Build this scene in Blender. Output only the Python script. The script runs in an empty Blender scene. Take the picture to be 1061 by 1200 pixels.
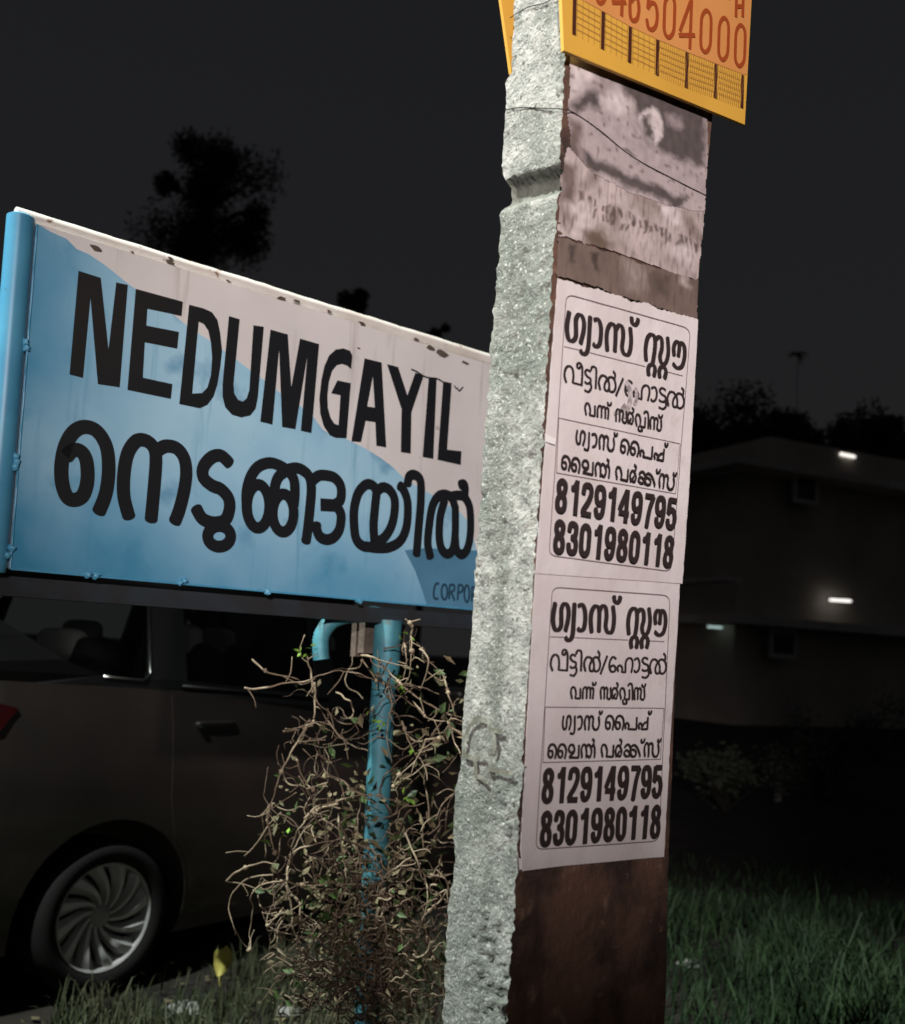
import bpy, bmesh, math, random
from mathutils import Vector, Matrix, noise
from mathutils.geometry import tessellate_polygon
random.seed(7)
R = math.radians
S = bpy.context.scene
COL = S.collection

# ------------------------------------------------------------------ camera
F, CX, CY = 1200.0, 530.0, 680.0            # focal length and optical centre, photo pixels (1061 x 1200)
CAMZ, PITCH, ROLL = 1.306, R(4.1), R(3.1)
cd = bpy.data.cameras.new('camera')
cam = bpy.data.objects.new('camera', cd); COL.objects.link(cam)
cam.location = (0, 0, CAMZ)
MROT = Matrix.Rotation(R(90) + PITCH, 3, 'X') @ Matrix.Rotation(ROLL, 3, 'Z')
cam.rotation_euler = MROT.to_euler()
cd.sensor_fit = 'AUTO'; cd.sensor_width = 36.0
cd.lens = F / 1200.0 * 36.0
cd.shift_x = (530.5 - CX) / 1200.0
cd.shift_y = (CY - 600.0) / 1200.0
cd.dof.use_dof = True; cd.dof.focus_distance = 1.6; cd.dof.aperture_fstop = 5.0
cd.clip_start = 0.05; cd.clip_end = 2000
S.camera = cam

# ------------------------------------------------------------------ night sky, lamps, exposure
w = bpy.data.worlds.new('World'); S.world = w; w.use_nodes = True
nt = w.node_tree; bg = nt.nodes['Background']
tc = nt.nodes.new('ShaderNodeTexCoord'); sx = nt.nodes.new('ShaderNodeSeparateXYZ')
rp = nt.nodes.new('ShaderNodeValToRGB')
rp.color_ramp.elements[0].position = 0.0; rp.color_ramp.elements[0].color = (.0150, .0150, .0152, 1)
rp.color_ramp.elements[1].position = 0.6; rp.color_ramp.elements[1].color = (.0118, .0121, .0140, 1)
nt.links.new(tc.outputs['Generated'], sx.inputs[0]); nt.links.new(sx.outputs['Z'], rp.inputs[0])
nt.links.new(rp.outputs[0], bg.inputs[0]); bg.inputs[1].default_value = 1.0

def spot(name, loc, target, power, col, size, blend, radius):
    l = bpy.data.lights.new(name, 'SPOT'); l.energy = power; l.color = col
    l.spot_size = R(size); l.spot_blend = blend; l.shadow_soft_size = radius
    o = bpy.data.objects.new(name, l); COL.objects.link(o); o.location = loc
    o.rotation_euler = (Vector(target) - Vector(loc)).to_track_quat('-Z', 'Y').to_euler()
    return o
# street lamp high on the left of the road, and a shop's flood lamp behind the photographer
spot('street_lamp_light', (-2.9, .75, 6.2), (-.35, 1.7, 1.2), 2900, (.94, 1.0, .94), 62, 1.0, .07)
spot('shop_lamp_light', (-.25, -3.2, 2.6), (.06, 1.8, 1.90), 1180, (1.0, .88, .85), 28, 1.0, .06)
S.view_settings.view_transform = 'Standard'; S.view_settings.look = 'None'
S.view_settings.exposure = 0.0; S.view_settings.gamma = 1.0; S.view_settings.use_curve_mapping = False
S.cycles.use_denoising = True
S.cycles.max_bounces = 6; S.cycles.transparent_max_bounces = 16

# ------------------------------------------------------------------ geometry helpers
CAM = Vector((0, 0, CAMZ))
def ray(px, py): return MROT @ Vector(((px - CX) / F, (CY - py) / F, -1.0))
def at(px, py, Y):
    d = ray(px, py); return CAM + d * (Y / d.y)
def proj(p):
    q = MROT.transposed() @ (Vector(p) - CAM); return (CX - F * q.x / q.z, CY + F * q.y / q.z)
class Plane:                                 # a vertical-ish wall plane with metre coordinates (u along, v up)
    def __init__(s, o, az, up=Vector((0, 0, 1))):
        s.o = Vector(o); s.u = Vector((math.sin(az), math.cos(az), 0)); s.v = up.normalized()
        s.n = s.u.cross(s.v).normalized()
        if s.n.dot(CAM - s.o) < 0: s.n = -s.n
    def hit(s, px, py):
        d = ray(px, py); t = (s.o - CAM).dot(s.n) / d.dot(s.n); return CAM + d * t
    def uv(s, px, py):
        q = s.hit(px, py) - s.o; v = q.dot(s.v) ; u = q.dot(s.u)
        k = s.u.dot(s.v); det = 1 - k * k
        return ((u - k * v) / det, (v - k * u) / det)
    def xyz(s, u, v, h=0.0): return s.o + s.u * u + s.v * v + s.n * h

ORG = {}
def props(o, label, cat, group=None, kind=None):
    if label: o['label'] = label
    if cat: o['category'] = cat
    if group: o['group'] = group
    if kind: o['kind'] = kind
    return o
def thing(name, loc, label, cat, group=None, rz=0.0):
    o = bpy.data.objects.new(name, None); COL.objects.link(o); o.location = loc; o.rotation_euler = (0, 0, rz)
    o.empty_display_size = .1
    ORG[o.name] = Vector(loc) if rz == 0 else Vector((0, 0, 0))
    return props(o, label, cat, group)
def mesh(name, verts, faces, mats, parent=None, smooth=None, base=True):
    if not isinstance(mats, (list, tuple)): mats = [mats]
    me = bpy.data.meshes.new(name)
    vs = [Vector(v) for v in verts]
    if parent is not None: org = ORG[parent.name]
    elif base and vs:
        lo = min(v.z for v in vs); org = Vector((sum(v.x for v in vs) / len(vs), sum(v.y for v in vs) / len(vs), lo))
    else: org = Vector((0, 0, 0))
    me.from_pydata([tuple(v - org) for v in vs], [], faces)
    me.validate(); me.update()
    for m in mats: me.materials.append(m)
    o = bpy.data.objects.new(name, me); COL.objects.link(o)
    if parent is not None: o.parent = parent; ORG[o.name] = org
    else: o.location = org; ORG[o.name] = org
    if smooth is not None:
        me.polygons.foreach_set('use_smooth', [True] * len(me.polygons))
        if smooth < 180: me.set_sharp_from_angle(angle=R(smooth))
    return o
class MB:
    def __init__(s): s.v = []; s.f = []
    def add(s, vs, fs):
        b = len(s.v); s.v += [Vector(v) for v in vs]; s.f += [tuple(i + b for i in f) for f in fs]; return s
    def box(s, c, x, y, z):                  # centre and three half-axis vectors
        c, x, y, z = Vector(c), Vector(x), Vector(y), Vector(z)
        vs = [c + x * i + y * j + z * k for k in (-1, 1) for j in (-1, 1) for i in (-1, 1)]
        return s.add(vs, [(0, 2, 3, 1), (4, 5, 7, 6), (0, 1, 5, 4), (2, 6, 7, 3), (0, 4, 6, 2), (1, 3, 7, 5)])
    def tube(s, pts, r, n=8, cap=True):
        pts = [Vector(p) for p in pts]; m = len(pts)
        rs = r if isinstance(r, (list, tuple)) else [r] * m
        up = Vector((.13, .21, .97)); vs = []
        for i, p in enumerate(pts):
            t = (pts[min(i + 1, m - 1)] - pts[max(i - 1, 0)])
            if t.length < 1e-9: t = Vector((0, 0, 1))
            t.normalize()
            a = t.cross(up)
            if a.length < .05: a = t.cross(Vector((1, 0, 0)))
            a.normalize(); b = t.cross(a)
            vs += [p + (a * math.cos(2 * math.pi * k / n) + b * math.sin(2 * math.pi * k / n)) * rs[i] for k in range(n)]
        fs = [(i * n + k, i * n + (k + 1) % n, (i + 1) * n + (k + 1) % n, (i + 1) * n + k) for i in range(m - 1) for k in range(n)]
        if cap: fs += [tuple(range(n))[::-1], tuple((m - 1) * n + k for k in range(n))]
        return s.add(vs, fs)
    def blob(s, c, r, sq=(1, 1, 1), nu=8, nv=6, jit=0.0):
        c = Vector(c); vs = []
        for j in range(nv + 1):
            th = math.pi * j / nv
            for i in range(nu):
                ph = 2 * math.pi * i / nu
                d = Vector((math.sin(th) * math.cos(ph) * sq[0], math.sin(th) * math.sin(ph) * sq[1], math.cos(th) * sq[2]))
                k = 1 + jit * noise.noise(d * 2.3 + c * 13)
                vs.append(c + d * r * k)
        fs = [(j * nu + i, (j + 1) * nu + i, (j + 1) * nu + (i + 1) % nu, j * nu + (i + 1) % nu) for j in range(nv) for i in range(nu)]
        return s.add(vs, fs)
    def build(s, name, m, parent=None, smooth=None): return mesh(name, s.v, s.f, m, parent, smooth)

def spline(pts, sub=6, closed=False):
    P = [Vector(p) for p in pts]; n = len(P)
    if n < 3: return P
    out = []
    for i in range(n if closed else n - 1):
        g = (lambda k: P[k % n]) if closed else (lambda k: P[max(0, min(n - 1, k))])
        a, b, c, d = g(i - 1), g(i), g(i + 1), g(i + 2)
        for k in range(sub):
            t = k / sub
            out.append(.5 * ((2 * b) + (c - a) * t + (2 * a - 5 * b + 4 * c - d) * t * t + (3 * b - a - 3 * c + d) * t ** 3))
    if not closed: out.append(P[-1])
    return out
class Ink:                                   # flat paint or print laid on a plane: strokes and filled outlines
    def __init__(s, plane, h, wave=None): s.p = plane; s.h = h; s.mb = MB(); s.k = 0; s.wave = wave
    def z(s, u, v): return s.h + s.k * 1.5e-5 + (s.wave(u, v) if s.wave else 0)
    def stroke(s, px, wv, wh=None, closed=False, sub=6):
        wh = wv if wh is None else wh
        q = [Vector(s.p.uv(*p)) for p in px]
        q = spline(q, sub, closed); n = len(q); L = []
        for i in range(n):
            t = (q[(i + 1) % n] - q[i - 1]) if closed else (q[min(i + 1, n - 1)] - q[max(i - 1, 0)])
            if t.length < 1e-9: t = Vector((1, 0))
            t.normalize(); wd = .5 * (wh + (wv - wh) * abs(t.y))
            nn = Vector((-t.y, t.x)); L.append((q[i] + nn * wd, q[i] - nn * wd))
        s.k += 1; vs = []
        for a, b in L: vs += [s.p.xyz(a.x, a.y, s.z(a.x, a.y)), s.p.xyz(b.x, b.y, s.z(b.x, b.y))]
        m = n if closed else n - 1
        s.mb.add(vs, [(2 * i, 2 * i + 1, (2 * i + 3) % (2 * n), (2 * i + 2) % (2 * n)) for i in range(m)])
        if not closed and n > 2:             # rounded brush ends
            for e, nb in ((0, 1), (n - 1, n - 2)):
                a, b = L[e]; c = (a + b) / 2; r = (a - b).length / 2; d = (q[e] - q[nb]).normalized()
                s.k += 1; side = (a - b).normalized(); fan = []
                for j in range(7):
                    an = math.pi * j / 6; pp = c + side * r * math.cos(an) + d * r * .55 * math.sin(an)
                    fan.append(s.p.xyz(pp.x, pp.y, s.z(pp.x, pp.y)))
                s.mb.add(fan, [tuple(range(7))])
    def fill(s, loops, jit=0.0):
        s.k += 1; Ls = []
        for lp in loops:
            q = [Vector(s.p.uv(*p)) for p in lp]
            if jit:
                qq = []
                for i in range(len(q)):
                    a, b = q[i], q[(i + 1) % len(q)]; m = max(1, int((b - a).length / (jit * 1.6)))
                    for j in range(m):
                        c = a.lerp(b, j / m)
                        if j: c += Vector((random.gauss(0, jit * .5), random.gauss(0, jit * .5)))
                        qq.append(c)
                q = qq
            Ls.append([Vector((a.x, a.y, 0)) for a in q])
        tri = tessellate_polygon(Ls); fl = [p for l in Ls for p in l]
        s.mb.add([s.p.xyz(p.x, p.y, s.z(p.x, p.y)) for p in fl], tri)
    def build(s, name, m, parent): return s.mb.build(name, m, parent)
def zz(pts, ox, oy, sc): return [(ox + x / sc, oy + y / sc) for x, y in pts]

# ------------------------------------------------------------------ materials
def mat(name, base, rough=.6, metal=0.0, spec=.5, var=None, scale=8.0, bump=0.0, bscale=60.0, detail=4, emit=None, estr=0, mixlo=.35, mixhi=.65, coat=0.0, extra=None):
    m = bpy.data.materials.new(name); m.use_nodes = True; n = m.node_tree.nodes; l = m.node_tree.links
    p = n['Principled BSDF']
    p.inputs['Base Color'].default_value = (*base, 1); p.inputs['Roughness'].default_value = rough
    p.inputs['Metallic'].default_value = metal; p.inputs['Specular IOR Level'].default_value = spec
    p.inputs['Coat Weight'].default_value = coat
    t = n.new('ShaderNodeTexCoord'); cur = None
    def nz(sc, det, ro=.55):
        x = n.new('ShaderNodeTexNoise'); x.inputs['Scale'].default_value = sc; x.inputs['Detail'].default_value = det
        x.inputs['Roughness'].default_value = ro; l.new(t.outputs['Object'], x.inputs['Vector']); return x
    layers = []
    if var is not None: layers.append((var, scale, mixlo, mixhi, detail))
    if extra: layers += extra
    for lay in layers:
        col, sc, lo, hi, det = lay[:5]; x = nz(sc, det)
        if len(lay) > 5:
            mp = n.new('ShaderNodeMapping'); mp.inputs['Scale'].default_value = lay[5]; l.new(t.outputs['Object'], mp.inputs[0]); l.new(mp.outputs[0], x.inputs['Vector'])
        r = n.new('ShaderNodeMapRange'); r.inputs[1].default_value = lo; r.inputs[2].default_value = hi
        l.new(x.outputs['Fac'], r.inputs[0]); mx = n.new('ShaderNodeMix'); mx.data_type = 'RGBA'
        l.new(r.outputs[0], mx.inputs[0])
        if cur is None: mx.inputs[6].default_value = (*base, 1)
        else: l.new(cur, mx.inputs[6])
        mx.inputs[7].default_value = (*col, 1); cur = mx.outputs[2]
    if cur is not None: l.new(cur, p.inputs['Base Color'])
    if bump:
        x = nz(bscale, 6, .65); b = n.new('ShaderNodeBump'); b.inputs['Strength'].default_value = bump; b.inputs['Distance'].default_value = .01
        l.new(x.outputs['Fac'], b.inputs['Height']); l.new(b.outputs[0], p.inputs['Normal'])
    if emit: p.inputs['Emission Color'].default_value = (*emit, 1); p.inputs['Emission Strength'].default_value = estr
    return m
M = {}
M['soil'] = mat('soil', (.024, .019, .015), .95, var=(.008, .008, .006), scale=3.5, bump=1.0, bscale=18, mixlo=.42, mixhi=.6)
M['road'] = mat('asphalt', (.05, .049, .05), .85, var=(.032, .031, .032), scale=3, bump=.4, bscale=90)
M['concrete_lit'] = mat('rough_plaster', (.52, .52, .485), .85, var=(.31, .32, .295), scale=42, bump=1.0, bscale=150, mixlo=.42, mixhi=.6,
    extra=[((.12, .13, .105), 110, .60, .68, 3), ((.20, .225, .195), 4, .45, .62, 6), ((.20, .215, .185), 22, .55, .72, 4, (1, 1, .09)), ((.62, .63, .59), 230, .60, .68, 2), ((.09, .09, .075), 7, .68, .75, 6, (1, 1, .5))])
M['patch'] = mat('grey_notch_band', (.17, .18, .155), .9, var=(.11, .12, .10), scale=12, bump=.4, bscale=90)  # darker grey for the recessed band on the narrow pole face
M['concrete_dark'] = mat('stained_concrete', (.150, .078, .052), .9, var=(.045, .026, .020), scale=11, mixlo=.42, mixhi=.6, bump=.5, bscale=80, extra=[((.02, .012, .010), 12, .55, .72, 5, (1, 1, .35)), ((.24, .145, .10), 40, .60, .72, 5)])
M['paper'] = mat('poster_paper', (.74, .70, .70), .75, var=(.64, .58, .575), scale=7, bump=.22, bscale=16, extra=[((.52, .45, .44), 17, .63, .80, 4), ((.60, .53, .51), 9, .56, .72, 4, (1, 1, .25))])
M['tape'] = mat('white_tape', (.88, .87, .86), .3)
M['print'] = mat('black_print', (.028, .018, .018), .7)
M['smear'] = mat('grey_smear', (.56, .51, .51), .8, var=(.20, .18, .18), scale=95, mixlo=.40, mixhi=.66)
M['thin_print'] = mat('printed_rule', (.16, .12, .12), .7)
M['old_photo'] = mat('torn_photo_paper', (.46, .40, .40), .6, var=(.13, .105, .10), scale=14, detail=3, mixlo=.45, mixhi=.58, extra=[((.62, .55, .56), 9, .58, .66, 3), ((.09, .075, .07), 24, .60, .66, 4)])
M['old_text'] = mat('faded_paper', (.52, .44, .43), .8, var=(.24, .18, .16), scale=26, mixlo=.48, mixhi=.60, extra=[((.16, .115, .095), 70, .57, .64, 3)])
M['old_brown'] = mat('brown_paper_scraps', (.20, .15, .125), .85, var=(.10, .07, .06), scale=30, mixlo=.42, mixhi=.6, extra=[((.42, .35, .33), 42, .64, .70, 4)])
M['old_ink'] = mat('faded_ink', (.14, .10, .095), .8)
M['yellow'] = mat('yellow_board', (.70, .40, .06), .55, var=(.62, .34, .05), scale=6)
M['orange'] = mat('orange_field', (.66, .29, .09), .55, var=(.60, .25, .07), scale=9)
M['orange_ink'] = mat('red_orange_ink', (.33, .06, .012), .55)
M['brown_ink'] = mat('dark_brown_ink', (.06, .015, .008), .55)
M['hatch'] = mat('brown_hatch', (.30, .15, .04), .6)
M['sign_white'] = mat('white_enamel', (.74, .725, .72), .45, var=(.66, .645, .64), scale=5, extra=[((.40, .36, .32), 26, .70, .80, 4), ((.47, .44, .42), 30, .60, .76, 4, (1, 1, .06))])
M['sign_blue'] = mat('sign_sky_blue', (.39, .65, .81), .42, var=(.20, .47, .68), scale=2.6, mixlo=.44, mixhi=.76, extra=[((.09, .27, .44), 9, .60, .82, 4), ((.17, .40, .56), 34, .60, .78, 4, (1, 1, .06))])
M['sign_deep'] = mat('sign_deep_blue', (.10, .27, .42), .45, var=(.08, .22, .35), scale=7)
M['frame_blue'] = mat('blue_frame_paint', (.10, .39, .60), .4, var=(.07, .30, .50), scale=8, extra=[((.05, .12, .17), 30, .68, .76, 4)])
M['rail_white'] = mat('worn_white_paint', (.74, .72, .68), .5, var=(.66, .62, .56), scale=12, extra=[((.22, .13, .08), 34, .63, .70, 5)])
M['rail_dark'] = mat('shade_dark_steel', (.022, .032, .042), .6, var=(.02, .02, .022), scale=14)  # bottom rail: shade under the panel is put into this dark colour
M['rust'] = mat('rusty_steel', (.13, .10, .08), .85, var=(.06, .045, .035), scale=18, bump=.4)
M['letter'] = mat('black_sign_paint', (.012, .014, .017), .38)
M['letter_faint'] = mat('thin_blue_black_paint', (.02, .06, .10), .5)
M['post_blue'] = mat('weathered_blue_paint', (.07, .27, .33), .55, var=(.04, .16, .21), scale=12, extra=[((.08, .07, .055), 16, .60, .68, 5)])
M['wire'] = mat('rusty_wire', (.05, .04, .035), .7, metal=.4)
M['graffiti'] = mat('dark_marker', (.13, .13, .10), .9, var=(.30, .31, .27), scale=60, mixlo=.45, mixhi=.7)
M['vine'] = mat('dry_vine_bark', (.36, .29, .20), .85, var=(.22, .165, .11), scale=22)
M['vine_dark'] = mat('brown_twig_bark', (.17, .12, .08), .9, var=(.09, .06, .045), scale=22)
M['deadleaf'] = mat('withered_leaf', (.24, .19, .11), .8, var=(.08, .085, .04), scale=15)
M['leaf'] = mat('green_leaf', (.06, .115, .025), .6, var=(.035, .06, .02), scale=9)
M['bright_leaf'] = mat('fresh_leaf', (.22, .42, .06), .5)
M['yellow_leaf'] = mat('yellow_leaf', (.62, .55, .14), .55, var=(.48, .44, .10), scale=30)
M['stone'] = mat('pale_stone', (.40, .40, .37), .9, var=(.22, .22, .20), scale=20, bump=.5, bscale=40)
M['grass'] = mat('grass', (.018, .044, .015), .7, var=(.042, .082, .026), scale=5, mixlo=.48, mixhi=.68)
M['weed'] = mat('weed', (.05, .07, .03), .7, var=(.09, .09, .05), scale=3.5)
M['crown'] = mat('dark_foliage', (.085, .10, .075), .8, spec=.1)
M['bark'] = mat('bark', (.03, .025, .02), .9)
M['wall'] = mat('dim_plaster_wall', (.62, .55, .47), .9, var=(.44, .39, .34), scale=.6)
M['ledge'] = mat('pale_painted_slab', (.86, .80, .74), .9, var=(.62, .56, .50), scale=.9)
M['wframe'] = mat('pale_window_frame', (.74, .70, .66), .8)
M['pane'] = mat('dark_window_pane', (.01, .01, .012), .15)
M['tube'] = mat('lit_tube', (.9, .9, .9), .5, emit=(1, .98, .92), estr=1.3)
M['tubedim'] = mat('dim_lit_tube', (.8, .9, .9), .5, emit=(.55, .75, .72), estr=.6)
M['paint'] = mat('dark_car_paint', (.056, .044, .041), .30, metal=.2, coat=.6, var=(.045, .037, .034), scale=5)
M['trim'] = mat('black_trim', (.012, .012, .013), .4)
M['tyre'] = mat('tyre_rubber', (.017, .0165, .0165), .85, spec=.15)
M['alloy'] = mat('alloy_silver', (.62, .62, .63), .36, metal=.15, var=(.46, .455, .45), scale=14)
M['alloy_bright'] = mat('bright_alloy_edge', (.92, .92, .92), .28, metal=.1)  # lighter strip along the crest of each rim blade
M['chrome'] = mat('chrome_trim', (.8, .8, .8), .15, metal=1)
M['tail'] = mat('red_tail_lens', (.045, .004, .005), .15)
M['seat'] = mat('grey_seat_fabric', (.78, .78, .75), .9)
M['inside'] = mat('dark_cabin', (.06, .06, .058), .9)
gl = bpy.data.materials.new('tinted_glass'); gl.use_nodes = True
n_ = gl.node_tree.nodes; l_ = gl.node_tree.links; n_.remove(n_['Principled BSDF'])
mx = n_.new('ShaderNodeMixShader'); tr = n_.new('ShaderNodeBsdfTransparent'); gg = n_.new('ShaderNodeBsdfGlossy'); fr = n_.new('ShaderNodeFresnel')
tr.inputs[0].default_value = (.86, .90, .88, 1); gg.inputs['Roughness'].default_value = .03; fr.inputs[0].default_value = 1.5
l_.new(fr.outputs[0], mx.inputs[0]); l_.new(tr.outputs[0], mx.inputs[1]); l_.new(gg.outputs[0], mx.inputs[2]); l_.new(mx.outputs[0], n_['Material Output'].inputs[0])
M['glass'] = gl

# ------------------------------------------------------------------ ground
g = MB(); NX = 60
xs = [-300, -120, -60, -30, -16] + [-12 + i * .5 for i in range(49)] + [14, 20, 32, 60, 120, 300]
ys = [-60, -20, -8] + [-4 + i * .5 for i in range(45)] + [20, 24, 30, 40, 60, 100, 200, 500]
gv = []
for y in ys:
    for x in xs:
        h = .05 * noise.noise(Vector((x * .6, y * .6, 3))) + .02 * noise.noise(Vector((x * 2.1, y * 2.1, 7)))
        k = max(0, min(1, (x - .6 - .25 * (y - 3)) / 1.2)) if y < 14 else 1
        gv.append((x, y, -.012 + (h * .8 + .02) * k * (1 if abs(x) < 14 and y < 20 else 0)))
gf = [(j * len(xs) + i, j * len(xs) + i + 1, (j + 1) * len(xs) + i + 1, (j + 1) * len(xs) + i) for j in range(len(ys) - 1) for i in range(len(xs) - 1)]
o = mesh('ground', gv, gf, M['soil'], base=False, smooth=180); o['kind'] = 'structure'

# ------------------------------------------------------------------ the concrete pole
PZ = 1.20
pA, pB = at(661, 100, PZ), at(597.5, 1140, PZ)
PAZ = R(52)
upv = (pA - pB).normalized()
PF = Plane(pB, PAZ, upv)                                    # poster face
LF = Plane(pB, PAZ - R(90), upv)                            # lit narrow face, running away to the left
def interp(tab, y):
    if y <= tab[0][0]: return tab[0][1] + (y - tab[0][0]) * -.055
    for (a, b), (c, d) in zip(tab, tab[1:]):
        if y <= c: return b + (d - b) * (y - a) / (c - a)
    return tab[-1][1] + (y - tab[-1][0]) * -.055
LSIL = [(0, 603), (86, 600), (96, 592), (128, 593.5), (205, 589), (237, 594), (253, 586), (280, 586), (336, 581), (365, 578), (418, 574.5), (520, 568.5), (655, 558.5), (715, 554), (760, 551), (833, 544), (892, 541), (946, 532), (1008, 532), (1087, 523), (1196, 520)]
RSIL = [(0, 841), (135, 835), (195, 829), (231, 825), (340, 818), (480, 810), (559, 803), (682, 797), (780, 792), (920, 787), (1025, 783), (1150, 781), (1200, 779)]
def solve(pl, base, tab, hi):
    a, b = .005, hi
    f = lambda s: (lambda q: q[0] - interp(tab, q[1]))(proj(base + pl.u * s))
    fa = f(a)
    for _ in range(30):
        m = (a + b) / 2; fm = f(m)
        if (fa > 0) == (fm > 0): a = m
        else: b = m
    return a
topz, botz = 7.4, -.3
vlen = lambda z: (z - pB.z) / upv.z
zs = [botz, 0, .2, .45]
z = .60
while z < 2.55: zs.append(z); z += .0042
zs += [2.7, 3.2, 4.2, 5.5, topz]
zlo, zhi = .62, 2.12
NL, NP = 22, 14
pv = []; ROWN = None
for zi in zs:
    c = pB + upv * vlen(zi)
    cc = pB + upv * vlen(min(max(zi, zlo), zhi))
    sl = solve(LF, cc, LSIL, .4); sr = solve(PF, cc, RSIL, .8)
    if zi > zhi: sl *= 1 - .03 * (zi - zhi); sr *= 1 - .03 * (zi - zhi)
    ypx = proj(c)[1]
    row = []
    rough = 1.0
    if 690 < ypx < 880: rough = .35
    if ypx < 245: rough = .7
    vis = zlo - .3 < zi < zhi + .2
    notch = 0.0
    for i in range(NL + 1):                                   # lit face, from the far left edge to the near corner
        t = i / NL; s = sl * (1 - t)
        p = c + LF.u * s; d = 0.0
        am = .55 + 1.3 * max(0, .35 + noise.noise(c * 9 + LF.u * t * 2.0))
        rl = am * rough * (.35 + .65 * min(1, max(0, (t - .28) / .2))) if ypx > 880 else rough
        if vis:
            q = p * 1.0
            d = rl * (.0026 * noise.noise(q * 48) + .0028 * noise.noise(q * 140) + .0030 * noise.noise(q * 310)) + .003 * noise.noise(q * 11)
            yy = proj(p)[1]
            e = (yy - (210 - 17 * t)) / 1.0
            if 0 < e < 36: d -= .017 * min(1, e / 7, (36 - e) / 12)
            if i == 0 or i == NL: d *= .6
        off = LF.n * d
        if vis and i in (0,): off = off + LF.u * (rough * .0045 * noise.noise(p * 70) + rough * .002 * noise.noise(p * 190))
        if vis and i == NL:
            off = off - LF.u * (rough * (.0045 * noise.noise(p * 90) + .004 * noise.noise(p * 240)) + .0005)
        row.append(p + off)
    for i in range(1, NP + 1):                                # poster face
        t = i / NP; p = c + PF.u * (sr * t); d = 0.0
        if vis: d = .0008 * noise.noise(p * 60) + .0004 * noise.noise(p * 160)
        row.append(p + PF.n * d)
    far = c + PF.u * sr + LF.u * sl
    row.append(far)
    pv.append(row)
W = len(pv[0]); vs = [p for r in pv for p in r]; fL = []; fD = []; NOT = set()
for j in range(len(zs) - 1):
    for i in range(W):
        f = (j * W + i, j * W + (i + 1) % W, (j + 1) * W + (i + 1) % W, (j + 1) * W + i)
        if i < NL:
            yy = proj(vs[f[0]])[1]; e = yy - (210 - 17 * i / NL)
            if 2 < e < 35: NOT.add(len(fL))
        (fL if i < NL else fD).append(f)
top = tuple((len(zs) - 1) * W + i for i in range(W))
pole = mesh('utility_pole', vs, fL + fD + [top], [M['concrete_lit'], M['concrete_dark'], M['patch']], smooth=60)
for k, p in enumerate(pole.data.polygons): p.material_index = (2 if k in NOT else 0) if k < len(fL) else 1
props(pole, 'rough grey concrete utility pole plastered with posters, standing in front of the street sign', 'utility pole')
# a scrawled marker sign on the lit face
gi = Ink(LF, .0055)
for st in ([(355, 160), (300, 145), (230, 155), (165, 205), (120, 300), (95, 420), (85, 540), (100, 590), (200, 615), (330, 605)], [(395, 215), (430, 300), (470, 380), (460, 480), (450, 560)], [(430, 270), (560, 290)], [(215, 620), (230, 720), (225, 820)], [(230, 845), (300, 865), (360, 920)], [(370, 735), (470, 770), (600, 800), (690, 800)]):
    gi.stroke(zz(st, 540, 830, 10.61), .0058)
gi.build('painted_mark', M['graffiti'], pole)

# ------------------------------------------------------------------ posters on the pole
def wave(u, v): return .0007 * noise.noise(Vector((u * 26, v * 17, 1.7))) + .0003 * noise.noise(Vector((u * 70, v * 60, 4.1)))
def sheet(quad, h, name, m, parent, nu=26, nv=40, torn=0.0, curl=None):
    q = [Vector(PF.uv(*p)) for p in quad]                     # TL TR BR BL
    vs = []
    for j in range(nv + 1):
        for i in range(nu + 1):
            a, b = i / nu, j / nv
            p = q[0].lerp(q[1], a).lerp(q[3].lerp(q[2], a), b)
            if torn and j == 0: p.y += torn * (.5 * noise.noise(Vector((a * 9, 3, 1))) + .22 * noise.noise(Vector((a * 40, 3, 1)))) - torn * .3
            if i in (0, nu): p.x += .0012 * noise.noise(Vector((i * 3, b * 30, 1)))
            hh = h + wave(p.x, p.y)
            if curl: hh += curl(a, b)
            vs.append(PF.xyz(p.x, p.y, hh))
    n = nu + 1; k = len(vs)
    back = [v - PF.n * .0004 for v in vs]
    fs = [(j * n + i, (j + 1) * n + i, (j + 1) * n + i + 1, j * n + i + 1) for j in range(nv) for i in range(nu)]
    rim = [i for i in range(n)] + [(j + 1) * n - 1 for j in range(1, nv + 1)] + [nv * n + i for i in range(nu - 1, -1, -1)] + [j * n for j in range(nv - 1, 0, -1)]
    fs2 = [tuple(x + k for x in f[::-1]) for f in fs] + [(rim[i], rim[(i + 1) % len(rim)], rim[(i + 1) % len(rim)] + k, rim[i] + k) for i in range(len(rim))]
    return mesh(name, vs + back, fs + fs2, m, parent, smooth=60)

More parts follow.
